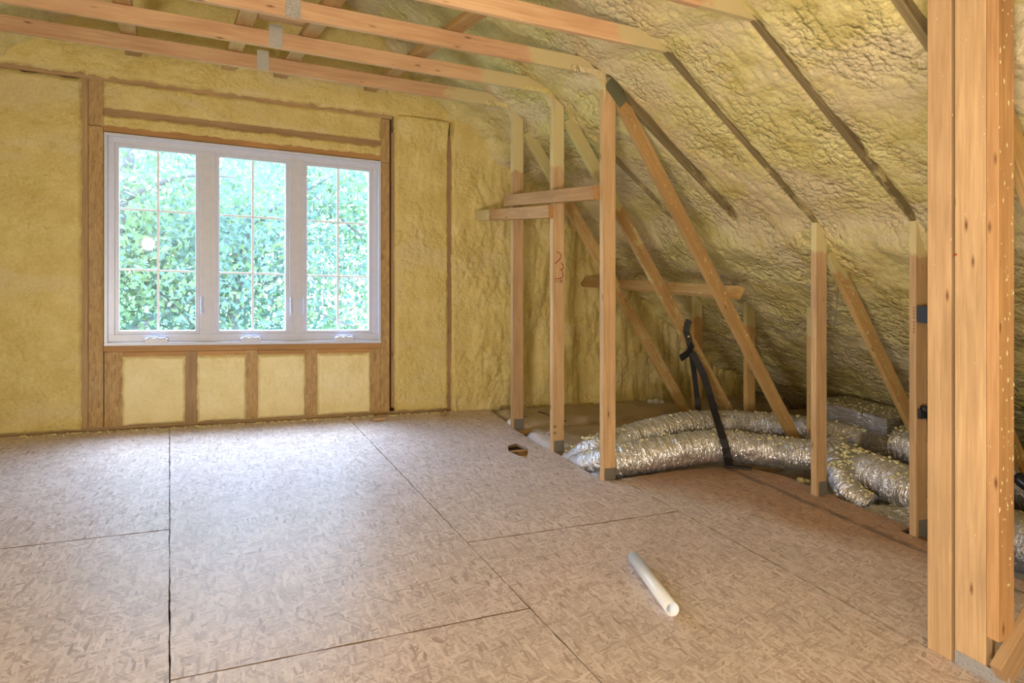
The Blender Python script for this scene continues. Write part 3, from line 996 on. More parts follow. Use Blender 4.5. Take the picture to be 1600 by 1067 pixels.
trusses = {}
for b in (4.72, 4.11, 3.50, 2.89, 2.28, 1.67):
    bc = b + T / 2
    near = b < 3.3
    t = thing('roof_truss', tr_label[b], 'truss', (2.365 if not near else 3.45, bc, -0.10), 'roof trusses')
    trusses[b] = t
    jst = board('ceiling_joist', (-1.22, bc, 2.455), (2.36, bc, 2.455), (0, 0, 1), 0.09, T, M_JOIST, t, 48, sp_joist if b > 3 else sp_joist_near)
    rs = lambda a, b_, c: 0.22 if a < 3.0 else 0.36
    board('rafter', (AR + 0.02, bc, slope_c(AR + 0.02) + 0.0535), (5.52, bc, slope_c(5.52) + 0.0535), (RK, 0, 1), 0.09, T, M_RAFT, t, 60, rs)
    board('rafter', (AR - 0.02, bc, slope_c(AR + 0.02) + 0.0535), (-1.35, bc, slope_c(2 * AR + 1.35) + 0.0535), (-RK, 0, 1), 0.09, T, M_RAFT, t, 10, rs)
    board('bottom_chord', (-1.24, bc, -0.065), (5.45, bc, -0.065), (0, 0, 1), 0.09, T, M_WEB, t, 1)
    if not near:
        up = {3.50: lambda a, b_, c: 0.8 * float(c > 2.33), 4.11: lambda a, b_, c: float(sst(np.array(c), 1.86, 2.0)), 4.72: lambda a, b_, c: float(sst(np.array(c), 1.86, 2.02))}[b]
        post = board('wall_post', (2.365, bc, -0.02), (2.365, bc, 2.408), (1, 0, 0), 0.09, T, M_PINE, t, 30, up)
        dtop = {3.50: (2.425, 2.33), 4.11: (2.45, 2.26), 4.72: (2.45, 2.25)}[b]
        dsp_ = (lambda a, b_, c: 0.35 + 0.6 * float(c > 1.75)) if b > 3.6 else (lambda a, b_, c: 0.25)
        board('diagonal_brace', (dtop[0], bc, dtop[1]), (4.03, bc, -0.02), (1, 0, 0.7), 0.089, T, M_WEB, t, 30, dsp_)
        board('short_post', (4.11, bc, -0.02), (4.11, bc, 1.10), (1, 0, 0), 0.089, T, M_WEB, t, 12, lambda a, b_, c: 0.3 + 0.5 * float(c > 0.85))
        nail_plate(t, 2.368, b, 0.03, 0.078, 0.085, M_PLATED)
    else:
        post = board('wall_post', (3.445, bc, -0.02), (3.445, bc, 1.60), (1, 0, 0), 0.09, T, M_PINE if b < 3 else M_PINE, t, 24, lambda a, b_, c: 0.15 + 0.6 * float(c > 1.40))
        board('diagonal_brace', (3.53, bc, 1.44), (4.57, bc, -0.02), (1, 0, 0.7), 0.089, T, M_WEB, t, 24, lambda a, b_, c: 0.3 + 0.4 * float(c > 1.3))
        nail_plate(t, 3.455, b, 0.035, 0.070, 0.09, M_PLATED)
    if not near:
        arc = [(2.330 - 0.11 * (1 - math.sin(q * math.pi / 16)), 2.408 - 0.13 * (1 - math.cos(q * math.pi / 16))) for q in range(9)]
        pts = [(2.335, 2.27), (2.335, 2.44), (2.10, 2.44), (2.10, 2.404)] + arc
        k_ = len(pts)
        Pf = [(x, b - 0.007 + random.uniform(-.001, .001), z) for x, z in pts] + [(x, b + T + 0.008, z) for x, z in pts]
        Ff = [tuple(range(k_)), tuple(range(2 * k_ - 1, k_ - 1, -1))] + [(q, q + k_, (q + 1) % k_ + k_, (q + 1) % k_) for q in range(k_)]
        mk('foam_fillet', Pf, Ff, M_FOAMS, t)
    nail_plate(t, 0.536, b, 2.474, 0.072 if b > 3 else 0.085, 0.125)
# the sprayed green-grey plate at the head of the third post
nail_plate(trusses[3.50], 2.412, 3.50, 2.322, 0.165, 0.085, M_PLATEG, -0.80)


# crayon strokes and stamps on the posts
def strokes(name, parent, pts, b, r=0.0035, mat=M_RED, label=None):
    P, F, Gc, C_, T_ = tube_data([(a, b, c) for a, c in pts], r, 6, per=5)
    P[:, 1] = b + (P[:, 1] - b) * 0.15
    return mk(name, P, F, mat, parent, gr=Gc, smooth=True, label=label)


def px_ac(x, y):
    # crop of the mark: 457x1067 px over 30x70 px of the photo
    return 2.318 + (x - 75) / 310 * 0.092, 1.410 - y / 1067 * 0.310


for poly in ([(190, 205), (290, 265), (300, 310), (260, 385), (140, 495)],
             [(300, 465), (350, 520), (358, 590), (285, 618)], [(285, 618), (335, 670), (345, 770), (300, 820), (200, 840), (140, 828)]):
    strokes('crayon_mark', trusses[4.11], [px_ac(*p) for p in poly], 4.1085, 0.0032, M_RED, 'red crayon stroke')
for row, yy in ((0, 885), (1, 915)):
    for q in range(5):
        a_, c_ = px_ac(140 + q * 45, yy)
        strokes('stamp_mark', trusses[4.11], [(a_, c_), (a_ + 0.004, c_ + 0.003), (a_ + 0.007, c_ - 0.001)], 4.1088, 0.0013, M_INK)
# two pairs of black marks low on the same post
for c_ in (0.118, 0.160):
    for a_ in (2.329, 2.341):
        strokes('ink_mark', trusses[4.11], [(a_, c_), (a_ + 0.001, c_ + 0.008), (a_, c_ + 0.017)], 4.1085, 0.0032, M_INK)
# vertical stamp up the narrow face of the post with the junction box
for q, ch_ in enumerate('8 glyphs'):
    c_ = 1.165 - q * 0.0165 - (0.008 if q > 3 else 0)
    a_ = 3.3995
    Pq, Fq, Gq, _, _ = tube_data([(a_, 2.287, c_), (a_, 2.294, c_ - 0.006), (a_, 2.288, c_ - 0.010), (a_, 2.296, c_ - 0.002)], 0.0011, 5, per=3)
    Pq[:, 0] = a_ + (Pq[:, 0] - a_) * 0.3
    mk('stamp_mark', Pq, Fq, M_INK, trusses[2.28], gr=Gq, smooth=True)

# ---- lateral runners on top of the joists
run_lab = {1.35: 'flat runner board lying across the joists, closest to the sloping foam', 0.69: 'flat runner board across the joists, just right of the splice plates',
           0.34: 'flat runner board across the joists, just left of the splice plates', -0.25: 'flat runner board across the joists, leftmost above the window'}
for a_, l_ in run_lab.items():
    o = board('runner_board', (a_ + 0.03, 1.2, 2.5205), (a_ + 0.03, 5.30, 2.5205), (1, 0, 0), 0.089, 0.036, M_WEB, None, 6, lambda a, b, c: 0.2)
    tag(o, l_, 'board', 'runner boards above the ceiling joists')
o = board('spacer_board', (0.42, 4.02, 2.557), (0.68, 4.02, 2.557), (0, 1, 0), 0.089, 0.036, M_PINE)
tag(o, 'short orange board bridging the two runner boards beside the splice plates', 'board')

# ---- blocking nailed to the posts
o = board('wood_block', (2.300, 3.545, 1.715), (2.300, 4.80, 1.715), (0, 0, 1), 0.085, T, M_PINEO, None, 12, lambda a, b, c: 0.15)
t1 = tag(o, 'upper of the two horizontal blocks nailed across the bare posts', 'block', 'horizontal blocks across the posts')
o = board('wood_block', (2.300, 4.10, 1.615), (2.300, 5.37, 1.615), (0, 0, 1), 0.085, T, M_PINEO, None, 20, lambda a, b, c: 0.25 + 0.7 * float(b > 5.1))
tag(o, 'lower of the two horizontal blocks, its end running into the wall foam', 'block', 'horizontal blocks across the posts')
o = board('brace_rail', (3.34, 3.43, 1.145), (3.31, 5.30, 1.095), (0.8, 0, 1), 0.085, T, M_WEB, None, 12, lambda a, b, c: 0.3)
tag(o, 'level rail tying the three diagonal braces together behind the posts', 'rail')

# foam covered strut on the far slope
P, F, Gc, C_, T_ = tube_data([(4.12, 3.16, 1.225), (4.16, 3.03, 1.18), (4.22, 2.80, 1.07), (4.3, 2.4, 0.92)], 0.034, 14, noisef=lambda s, th: 0.10 * float(perlin(np.array(s * 14), np.array(th * 1.5), 3)))
o = mk('foam_covered_strut', P, F, M_FOAM, None, gr=Gc, smooth=True)
tag(o, 'short strut buried in foam, slanting behind the junction box post', 'strut')

# ---- girder column on the right
col = thing('timber_column', 'large column of three timbers in the right foreground, spotted with foam', 'column', (2.48, 1.48, 0))
board('column_ply', (2.459, 1.552, 0.0), (2.459, 1.552, 2.75), (0, 1, 0), 0.085, T, M_PINE, col, 4, label='pale timber with a long split')
board('column_ply', (2.459, 1.4455, 0.0), (2.459, 1.4455, 2.75), (0, 1, 0), 0.103, T, M_PINE, col, 4, label='widest timber with knots')
board('column_ply', (2.4845, 1.3735, 0.145), (2.4845, 1.3735, 2.75), (0, 1, 0), T, 0.089, M_PINEC, col, 4, label='narrow orange timber, cut short above the brace')
board('column_ply', (2.51, 1.50, 0.0), (2.51, 1.50, 2.75), (0, 1, 0), 0.16, 0.060, M_WEB, col, 2)
board('bottom_chord', (2.35, 1.3705, -0.065), (5.45, 1.3705, -0.065), (0, 0, 1), 0.09, T, M_WEB, col, 1)
board('diagonal_brace', (2.425, 1.342, 0.045), (3.25, 1.342, 0.70), (-0.7, 0, 1), 0.089, 0.036, M_PINE, col, 4)
board('diagonal_brace', (2.50, 1.515, 2.33), (4.03, 1.515, -0.02), (1, 0, 0.7), 0.089, T, M_WEB, col, 4)
P, F, Gc = board_data((2.4385, 1.495, 0.022), (2.4385, 1.318, 0.022), (0, 0, 1), 0.05, 0.002, 1, 0.0003)
mk('strap_plate', P, F, M_PLATE, col, gr=Gc, label='perforated steel strap at the foot')
flecks(col, lambda: (random.uniform(2.443, 2.525), 1.3535, random.uniform(0.3, 2.3)), 90, (0.0015, 0.0042))
flecks(col, lambda: (2.4395, random.uniform(1.36, 1.59), random.uniform(0.05, 2.3)), 60, (0.001, 0.0026))
P, F, Gc = board_data((2.4392, 1.4985, 1.405), (2.4392, 1.490, 1.413), (0, 0, 1), 0.006, 0.001, 1, 0.0002)
mk('crayon_mark', P, F, M_RED, col, gr=Gc, label='red crayon tick')
for b in (4.72, 4.11, 3.50):
    flecks(trusses[b], lambda: (random.uniform(2.45, 3.9), b - 0.001, 0) if False else (lambda s: (2.47 + s * 1.5 + random.uniform(-0.02, 0.045), b - 0.001, 2.23 - s * 2.14))(random.random()), 45, (0.002, 0.005))
for b in (2.89, 2.28):
    flecks(trusses[b], lambda: (lambda s: (3.56 + s * 1.0 + random.uniform(-0.02, 0.04), b - 0.001, 1.36 - s * 1.38))(random.random()), 30, (0.002, 0.005))

# ---- junction box
jb = thing('junction_box', 'black junction box fixed to the post beside the big column', 'box', (3.45, 2.25, 1.09))
P = []; F = []
bx('box_body', (3.403, 2.222, 1.088), (3.500, 2.279, 1.172), M_BLACKP, jb, ch=0.003)
tube('cable_loop', [(3.432, 2.218, 1.155), (3.420, 2.214, 1.135), (3.418, 2.214, 1.115), (3.425, 2.218, 1.10)], 0.0016, M_WHITE, jb, n=6)
tube('cable_stub', [(3.450, 2.221, 1.150), (3.462, 2.212, 1.135), (3.455, 2.212, 1.120), (3.475, 2.220, 1.11)], 0.006, M_PAPER, jb, n=6)
bk = thing('cable_bracket', 'small black bracket low on the junction box post', 'bracket', (3.47, 2.25, 0.53))
tube('bracket_arm', [(3.42, 2.262, 0.655), (3.45, 2.25, 0.648), (3.47, 2.26, 0.62), (3.49, 2.262, 0.585)], 0.017, M_BLACKP, bk, n=8)
bx('bracket_plate', (3.41, 2.262, 0.60), (3.50, 2.279, 0.65), M_BLACKP, bk)
o = tube('hanging_wire', [(3.655, 2.94, 1.33), (3.645, 2.94, 1.20), (3.63, 2.95, 1.0), (3.60, 2.96, 0.88)], 0.0025, M_CABLE, None, n=6)
tag(o, 'thin dark wire hanging beside the slanted brace behind the outer post', 'wire')

# ================================================================ INSULATION, DUCTS
def batt(label, a0, a1, b0, b1, top, seed, mat=M_KRAFT, amp=0.035, cat='insulation batt', name='insulation_batt', group='kraft faced batts in the eave'):
    na = max(8, int((a1 - a0) / 0.035)); nb = max(8, int((b1 - b0) / 0.03))
    A, B = np.meshgrid(np.linspace(a0, a1, na), np.linspace(b0, b1, nb), indexing='ij')
    ed = np.minimum(np.minimum(A - a0, a1 - A), np.minimum(B - b0, b1 - B))
    Z = top + amp * fbm(A * 2.2, B * 3.5, seed, 4) * sst(ed, 0, 0.05) + 0.012 * fbm(A * 12, B * 12, seed + 4, 2)
    Z = Z - 0.04 * (1 - sst(ed, 0, 0.04))
    P1 = np.stack([A, B, Z], -1).reshape(-1, 3)
    F1 = grid_faces(na, nb)
    P0 = P1.copy(); P0[:, 2] = -0.129
    n = len(P1)
    F0 = F1[:, ::-1] + n
    rim = [i * nb for i in range(na)] + [(na - 1) * nb + j for j in range(1, nb)] + [i * nb + nb - 1 for i in range(na - 2, -1, -1)] + [j for j in range(nb - 2, 0, -1)]
    S = [(rim[k], rim[k] + n, rim[(k + 1) % len(rim)] + n, rim[(k + 1) % len(rim)]) for k in range(len(rim))]
    o = mk(name, np.concatenate([P1, P0]), F1.tolist() + F0.tolist() + S, mat, None, smooth=True)
    tag(o, label, cat, group)
    return o


e2 = 0.004
batt('kraft faced batt along the foot of the gable wall behind the posts', 2.42, 5.3, 4.758 + e2, 5.285, 0.02, 300)
batt('kraft faced batt between the first and second posts from the window', 2.42, 5.3, 4.148 + e2, 4.72 - e2, 0.0, 310)
batt('kraft faced batt half under the silver ducts, beside the red marked post', 2.75, 5.3, 3.538 + e2, 4.11 - e2, -0.03, 320)
batt('kraft faced batt under the foil box duct', 3.54, 5.3, 2.928 + e2, 3.50 - e2, -0.055, 330)
batt('grey faced batt at the outer floor edge under the wide duct', 3.54, 5.3, 2.318 + e2, 2.89 - e2, -0.06, 340, M_GYP)
batt('grey faced batt behind the big column', 3.54, 5.3, 1.708 + e2, 2.28 - e2, -0.06, 350, M_GYP)
batt('bunched white fibre film beside the foot of the second post', 2.345, 2.70, 4.16, 4.60, 0.005, 360, M_FIBRE, 0.05, 'plastic film', 'fibre_film', 'bunched film by the post feet')
batt('bunched white fibre film between the red marked post and the corner post', 2.345, 2.72, 3.60, 4.10, -0.005, 370, M_FIBRE, 0.06, 'plastic film', 'fibre_film', 'bunched film by the post feet')
o = board('board_offcut', (2.46, 3.80, 0.03), (2.68, 3.80, 0.045), (0, 0, 1), 0.085, T, M_PINEO, None)
tag(o, 'orange board offcut poking up left of the corner post', 'offcut')
# wood block and bracket in the cut-out of the floor
nb_ = thing('floor_block', 'wood block with a steel plate in the cut-out of the floor', 'block', (2.10, 4.25, -0.13))
board('block', (2.04, 4.26, -0.064), (2.20, 4.26, -0.064), (0, 0, 1), 0.09, T, M_PINEO, nb_)
nail_plate(nb_, 2.09, 4.24, -0.05, 0.06, 0.06, M_PLATED)
lumps('foam_lump', [(2.17, 4.18, -0.10), (2.19, 4.21, -0.09), (2.15, 4.10, -0.11)], [0.03, 0.028, 0.025], M_CRUMB, nb_)


def duct(label, pts, rad, name='flexible_duct', crumbs=160, seed=0, n=40, amp=0.05, squash=0.0, group='silver flexible ducts', per=52, cz=None):
    def nf(s, th):
        w = float(perlin(np.array(s * 38 + 0.5 * math.sin(th * 2)), np.array(math.sin(th) * 1.2 + math.cos(th) * 0.9), seed))
        w2 = float(perlin(np.array(s * 9), np.array(math.sin(th) * 2.2 + 3 * math.cos(th)), seed + 5))
        w3 = float(perlin(np.array(s * 70), np.array(th * 0.8 if th < math.pi else (2 * math.pi - th) * 0.8), seed + 9))
        return amp * (1.0 * w + 0.8 * w2 + 0.6 * w3) - 0.08 * max(0, math.sin(th)) ** 2 * 0
    P, F, Gd, C, T_ = tube_data(pts, rad, n, noisef=nf, per=per)
    t = thing(name, label, 'duct', tuple(C[len(C) // 2] - np.array([0, 0, 0.1])), group)
    mk('foil_sleeve', P, F, M_FOIL, t, gr=Gd, smooth=True)
    if crumbs:
        pts_ = []; sz = []
        for _ in range(crumbs):
            u_ = random.random() ** 1.0
            i = int(u_ * (len(C) - 1)); c = C[i]; tt = T_[i]
            if float(perlin(np.array(i * 0.11), np.array(seed * 3.3), 77)) < random.uniform(-0.6, 0.35):
                continue
            sd = np.cross(tt, [0, 0, 1.0]); sd /= np.linalg.norm(sd); v = np.cross(sd, tt)
            th = math.pi / 2 + random.gauss(0, 0.55)
            r0 = rad(i / len(C)) if callable(rad) else rad
            for _q in range(random.choice((1, 1, 2, 4))):
                pts_.append(c + (sd * math.cos(th) + v * math.sin(th)) * (r0 + 0.001) + np.array([random.gauss(0, 0.012), random.gauss(0, 0.012), 0]))
                sz.append(random.choice((0.004, 0.006, 0.008, 0.012)) * random.uniform(0.8, 1.2))
        lumps('foam_crumbs', pts_, sz, M_CRUMB, t, kind='stuff')
    return t


duct('front silver duct of the pair, dipping under the floor edge at its left end',
     [(2.40, 3.95, -0.06), (2.43, 3.76, 0.015), (2.52, 3.64, 0.055), (2.917, 3.601, 0.10), (3.297, 3.555, 0.118), (3.569, 3.42, 0.10), (3.838, 3.264, 0.085), (4.05, 3.16, 0.08)],
     lambda u: 0.075 + 0.030 * min(1, u * 5), crumbs=170, seed=1)
duct('rear silver duct of the pair, running behind the first and ending at the foil box',
     [(2.44, 4.06, -0.06), (2.50, 3.90, 0.05), (2.68, 3.86, 0.09), (2.947, 3.911, 0.12), (3.266, 3.961, 0.135), (3.639, 3.979, 0.135), (3.984, 3.816, 0.135), (4.25, 3.60, 0.135), (4.36, 3.42, 0.125), (4.37, 3.32, 0.11)],
     lambda u: 0.075 + 0.028 * min(1, u * 5), crumbs=150, seed=2)
duct('short silver duct curling down over the floor edge right of the outer post',
     [(4.12, 3.32, 0.12), (3.95, 3.20, 0.09), (3.76, 3.02, 0.05), (3.66, 2.86, -0.01), (3.66, 2.74, -0.045)], 0.083, crumbs=60, seed=3, amp=0.07)
duct('widest silver duct, lying behind the junction box post with foam on its left end',
     [(3.93, 3.10, 0.055), (3.94, 2.95, 0.055), (3.92, 2.70, 0.05), (3.86, 2.35, 0.05), (3.74, 2.0, 0.045), (3.70, 1.6, 0.04)],
     lambda u: 0.142 * (0.72 + 0.28 * min(1, u * 9)), crumbs=200, seed=4, n=52, amp=0.035)
duct('silver duct against the right side of the foil box',
     [(4.44, 3.12, 0.15), (4.46, 2.95, 0.15), (4.48, 2.6, 0.14), (4.5, 2.2, 0.13), (4.55, 1.7, 0.12)],
     lambda u: 0.155 * (0.75 + 0.25 * min(1, u * 10)), crumbs=150, seed=6, n=48, amp=0.04)
# heap of foam on the end of the wide duct
wd = [o for o in bpy.data.objects if o.get('label', '').startswith('widest silver')][0]
hp = [(3.93 + random.gauss(0, 0.035) + (0.0), 3.06 + random.gauss(0, 0.05), 0.175 + random.gauss(0, 0.014)) for _ in range(45)] + \
     [(3.82 + random.gauss(0, 0.02), 3.02 + random.gauss(0, 0.03), 0.14 + random.gauss(0, 0.03)) for _ in range(30)]
lumps('foam_crumbs', hp, [random.uniform(0.006, 0.016) for _ in hp], M_CRUMB, wd, kind='stuff')
sd3 = [o for o in bpy.data.objects if o.get('label', '').startswith('short silver')][0]
hp = [(3.72 + random.gauss(0, 0.035), 3.0 + random.gauss(0, 0.03), 0.125 + random.gauss(0, 0.012)) for _ in range(28)]
lumps('foam_crumbs', hp, [random.uniform(0.005, 0.013) for _ in hp], M_CRUMB, sd3, kind='stuff')

# foil-wrapped box duct (plenum)
pl = thing('box_duct', 'square foil wrapped box duct standing between the round silver ducts', 'duct', (4.80, 3.62, -0.03))


def foilbox(a0, a1, b0, b1, c0, c1, seed):
    faces = []
    P = []; F = []; Gf = []
    def quad(o, u, v, nu, nv):
        k = len(P)
        o, u, v = map(np.array, (o, u, v))
        n = np.cross(u, v); n = n / np.linalg.norm(n)
        for i in range(nu + 1):
            for j in range(nv + 1):
                p = o + u * i / nu + v * j / nv
                inner = min(1, min(i, nu - i, j, nv - j) / 2)
                horiz = abs(n[2]) < 0.5
                d = inner * (0.010 * float(perlin(np.array(p[0] * 9 + p[2] * 7), np.array(p[1] * 9), seed)) + (0.0014 * math.sin(p[2] * 420) if horiz else 0))
                P.append(p + n * d); Gf.append(p)
        for i in range(nu):
            for j in range(nv):
                a = k + i * (nv + 1) + j
                F.append((a, a + nv + 1, a + nv + 2, a + 1))
    da, db, dc = a1 - a0, b1 - b0, c1 - c0
    quad((a0, b1, c0), (0, -db, 0), (0, 0, dc), 40, 40)
    quad((a0, b0, c0), (da, 0, 0), (0, 0, dc), 30, 40)
    quad((a1, b0, c0), (0, db, 0), (0, 0, dc), 10, 10)
    quad((a1, b1, c0), (-da, 0, 0), (0, 0, dc), 10, 10)
    quad((a0, b0, c1), (da, 0, 0), (0, db, 0), 30, 40)
    return np.array(P), F, np.array(Gf)


P, F, Gf = foilbox(4.585, 5.05, 3.29, 3.97, -0.03, 0.285, 8)
mk('foil_wrap', P, F, M_FOIL, pl, gr=Gf, smooth=False)
crp = [(random.uniform(4.60, 5.0), random.uniform(3.3, 3.95), 0.288) for _ in range(170)]
lumps('foam_crumbs', crp, [random.choice((0.004, 0.006, 0.009)) for _ in crp], M_CRUMB, pl, kind='stuff')

# crumpled foil on the ceiling below the floor edge
na, nb2 = 60, 60
A, B = np.meshgrid(np.linspace(3.53, 3.80, na), np.linspace(2.33, 2.70, nb2), indexing='ij')
Z = -0.02 + 0.035 * fbm(A * 8, B * 8, 400, 4) + 0.02 * np.abs(fbm(A * 20, B * 14, 410, 3))
o = mk('crumpled_foil', np.stack([A, B, Z], -1).reshape(-1, 3), grid_faces(na, nb2), M_FOIL, None, gr=np.stack([A, B, Z], -1).reshape(-1, 3), smooth=True)
md = o.modifiers.new('thick', 'SOLIDIFY'); md.thickness = 0.004
tag(o, 'crumpled foil sheet at the floor edge below the wide duct', 'foil')
o = tube('black_hose', [(4.05, 2.15, 0.28), (4.0, 1.98, 0.20), (3.95, 1.88, 0.05), (3.98, 1.78, -0.05)], 0.035, M_BLACKP, None, n=12)
tag(o, 'black hose crossing the ducts at the right picture edge', 'hose')

# ---- strap holding the pair of ducts
def ribbon(name, pts, w, wdir, parent, th=0.004, twist=None):
    pts = [np.array(p, float) for p in pts]
    P = []; F = []
    for i, p in enumerate(pts):
        wd_ = np.array(wdir[i] if isinstance(wdir[0], (tuple, list)) else wdir, float)
        t_ = pts[min(i + 1, len(pts) - 1)] - pts[max(i - 1, 0)]; t_ /= np.linalg.norm(t_)
        wd_ = wd_ - t_ * (wd_ @ t_); wd_ /= np.linalg.norm(wd_)
        nn = np.cross(t_, wd_)
        for x, y in ((-w / 2, -th / 2), (w / 2, -th / 2), (w / 2, th / 2), (-w / 2, th / 2)):
            P.append(p + wd_ * x + nn * y)
    for i in range(len(pts) - 1):
        for k in range(4):
            a = i * 4 + k; b_ = i * 4 + (k + 1) % 4
            F.append((a, b_, b_ + 4, a + 4))
    F.append((3, 2, 1, 0)); m_ = (len(pts) - 1) * 4; F.append((m_, m_ + 1, m_ + 2, m_ + 3))
    return mk(name, P, F, M_BLACK, parent)


st = thing('duct_strap', 'black webbing strap hanging from a diagonal brace around the pair of ducts', 'strap', (3.46, 4.07, 0.6))
xd = (0.9, -0.44, 0)
ribbon('strap_head', [(3.470, 4.085, 0.895), (3.455, 4.088, 0.86), (3.440, 4.085, 0.81), (3.465, 4.085, 0.75), (3.480, 4.085, 0.69), (3.475, 4.085, 0.63)], 0.045, xd, st, 0.012)
ribbon('strap_end', [(3.495, 4.075, 0.715), (3.44, 4.065, 0.65), (3.37, 4.065, 0.615)], 0.05, (0, 0, 1), st, 0.006)
ribbon('strap_leg', [(3.478, 4.07, 0.66), (3.55, 4.12, 0.475), (3.60, 4.15, 0.30), (3.62, 4.15, 0.15), (3.60, 4.13, 0.02)], 0.040, xd, st)
ribbon('strap_leg', [(3.475, 4.055, 0.656), (3.512, 3.98, 0.508), (3.501, 3.9, 0.38), (3.465, 3.82, 0.299), (3.359, 3.66, 0.245), (3.253, 3.52, 0.226), (3.205, 3.445, 0.199), (3.198, 3.415, 0.151), (3.219, 3.42, 0.09), (3.28, 3.47, 0.012)], 0.052, xd, st)
ribbon('strap_tail', [(3.27, 3.49, 0.012), (3.31, 3.455, 0.012), (3.36, 3.43, 0.010), (3.40, 3.395, 0.008)], 0.035, (0.5, 0.8, 0), st, 0.008)
lumps('foam_crumbs', [(3.452, 4.073, 0.775), (3.512, 3.99, 0.475), (3.505, 3.93, 0.42), (3.50, 3.92, 0.40), (3.485, 4.07, 0.62)], [0.010, 0.006, 0.009, 0.007, 0.006], M_CRUMB, st, kind='stuff')

# ================================================================ SMALL THINGS ON THE FLOOR
pp0 = np.array((1.826, 2.515, 0.0275)); pp1 = np.array((1.697, 2.092, 0.0275))
d_ = (pp1 - pp0) / np.linalg.norm(pp1 - pp0)
u_ = np.cross(d_, (0, 0, 1.0)); v_ = np.cross(u_, d_)
P = []; F = []
prof = [(0.0, 0.0235), (0.0, 0.0262), (0.001, 0.027), (0.5, 0.027), (0.999, 0.027), (1.0, 0.0262), (1.0, 0.0235), (0.5, 0.0235)]
L_ = np.linalg.norm(pp1 - pp0); n = 48
for s_, r_ in prof:
    for k in range(n):
        th = 2 * math.pi * k / n
        P.append(pp0 + d_ * s_ * L_ + u_ * r_ * math.cos(th) + v_ * r_ * math.sin(th))
for q in range(len(prof)):
    for k in range(n):
        a_ = q * n + k; b_ = q * n + (k + 1) % n; q2 = (q + 1) % len(prof)
        F.append((a_, b_, q2 * n + (k + 1) % n, q2 * n + k))
o = mk('plastic_pipe', P, F, M_PVC, None, smooth=False)
for f in o.data.polygons:
    f.use_smooth = True
tag(o, 'short white plastic pipe lying loose on the strand-board floor', 'pipe')

o = board('wood_offcut', (1.37, 5.20, 0.013), (1.47, 5.21, 0.013), (0, 1, 0), 0.06, 0.022, M_PINE)
tag(o, 'small flat wood offcut on the floor under the window right end', 'offcut')
o = lumps('dirt_clod', [(1.95, 5.22, 0.012), (1.965, 5.215, 0.018)], [0.026, 0.018], M_DARKW)
tag(o, 'small dark clod on the floor right of the window', 'clod')
o = lumps('paper_scrap', [(3.93, 5.15, 0.035), (3.98, 5.13, 0.035), (4.03, 5.12, 0.032)], [0.035, 0.04, 0.03], M_PAPER)
tag(o, 'small white crumpled scrap on the kraft batts below the gable', 'scrap')
o = lumps('foam_chunk', [(3.62, 3.20, -0.03), (3.66, 3.18, -0.03)], [0.03, 0.025], M_CRUMB)
tag(o, 'small foam chunk in front of the paired ducts at the floor edge', 'foam chunk')
o = lumps('foam_scrap', [(2.36, 4.82, 0.02), (2.385, 4.80, 0.03)], [0.045, 0.035], M_FIBRE)
tag(o, 'pinkish scrap at the foot of the post nearest the window', 'scrap')
o = tube('thin_rod', [(2.68, 4.98, 0.05), (2.78, 4.72, 0.03)], 0.006, M_CABLE, None, n=6, spl=False)
tag(o, 'thin dark rod lying on the batts between the first two posts', 'rod')

# ================================================================ OUTSIDE
gp, gf = box_data((-30, 6.0, -3.3), (30, 45, -3.1))
mk('trim_3', gp, gf, M_LAWN, kind='structure')


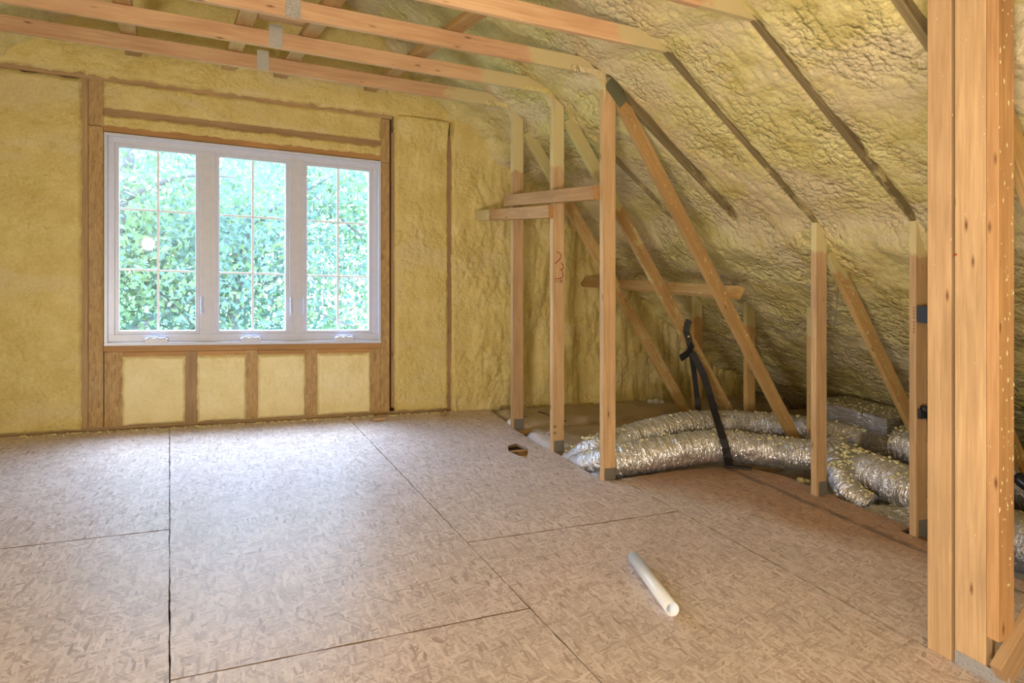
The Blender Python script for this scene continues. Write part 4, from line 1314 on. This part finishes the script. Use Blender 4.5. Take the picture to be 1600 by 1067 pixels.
def tree(label, a, b, h, r, seed, leafm, nl=9000, lean=(0.3, 0.0), clear=0.45, trunk_r=0.16):
    rr = np.random.default_rng(seed)
    t = thing('tree', label, 'tree', (a, b, -3.1), 'trees outside the window')
    top = np.array([a + lean[0] * h, b + lean[1] * h, -3.1 + h])
    base = np.array([a, b, -3.12])
    mid = (base + top) / 2 + np.array([rr.uniform(-.3, .3), 0, 0])
    P, F, Gd, C, T_ = tube_data([base, mid, top], lambda u: trunk_r * (1 - 0.75 * u), 10, per=8)
    mk('trunk', P, F, M_BARK, t, gr=Gd, smooth=True)
    tips = [top]
    for k in range(9):
        i = int(len(C) * (0.35 + 0.6 * k / 9)); c = C[i]
        an = rr.uniform(0, 2 * math.pi); ln = r * rr.uniform(0.6, 1.0)
        e_ = c + np.array([math.cos(an) * ln, math.sin(an) * ln * 0.8, rr.uniform(0.2, 0.9) * ln])
        m_ = (c + e_) / 2 + np.array([0, 0, rr.uniform(-.1, .3)])
        P, F, Gd, _, _ = tube_data([c, m_, e_], lambda u: 0.05 * (1 - 0.8 * u), 6, per=5)
        mk('branch', P, F, M_BARK, t, gr=Gd, smooth=True)
        tips += [e_, m_]
    tips = np.array(tips)
    k = rr.integers(0, len(tips), nl)
    sp = r * 0.34
    c = tips[k] + rr.normal(0, 1, (nl, 3)) * np.array([sp, sp, sp * 0.8])
    # leaves gather in sprays with gaps between
    dens = fbm(c[:, 0] * 1.6 + c[:, 1], c[:, 2] * 1.6, seed, 3)
    c = c[dens > -0.22]
    nl = len(c)
    s = rr.uniform(0.028, 0.060, nl)[:, None] * (1 + 0.03 * (b - 10))
    d1 = rr.normal(0, 1, (nl, 3)); d1[:, 2] -= 0.4; d1 /= np.linalg.norm(d1, axis=1)[:, None]
    d2 = np.cross(d1, rr.normal(0, 1, (nl, 3))); d2 /= np.linalg.norm(d2, axis=1)[:, None]
    V = np.stack([c - d1 * s, c + d2 * s * 0.55, c + d1 * s, c - d2 * s * 0.55], 1).reshape(-1, 3)
    Fq = np.arange(nl * 4).reshape(-1, 4)
    mk('foliage', V, Fq, leafm, t, kind='stuff')


tree('tree with a thick leaning grey trunk outside the left casement', -1.35, 9.6, 5.9, 1.7, 1, M_LEAFB, 11000, (0.17, 0), trunk_r=0.22)
tree('yellow green tree close outside the left casement, below the leaning trunk', -1.2, 11.2, 4.2, 1.9, 2, M_LEAFB, 14000, (0.05, 0))
tree('bluish green tree outside the middle casement', 0.9, 10.6, 4.9, 1.8, 3, M_LEAFA, 16000, (0.03, 0))
tree('bright green tree outside the right casement', 3.1, 10.4, 5.2, 1.7, 4, M_LEAFB, 14000, (0.0, 0))
tree('pale blue green tree far behind the left casement', -4.2, 16.5, 6.2, 2.6, 5, M_LEAFA, 18000, (0.0, 0))
tree('pale blue green tree far behind the middle casement', 0.8, 17.5, 6.0, 2.6, 6, M_LEAFA, 18000, (0.0, 0))
tree('pale blue green tree far behind the right casement', 5.2, 16.5, 6.4, 2.6, 7, M_LEAFA, 18000, (0.0, 0))
tree('tall bushy green tree farthest behind the middle casement', 2.0, 22.5, 7.0, 3.2, 8, M_LEAFB, 16000, (0.0, 0))
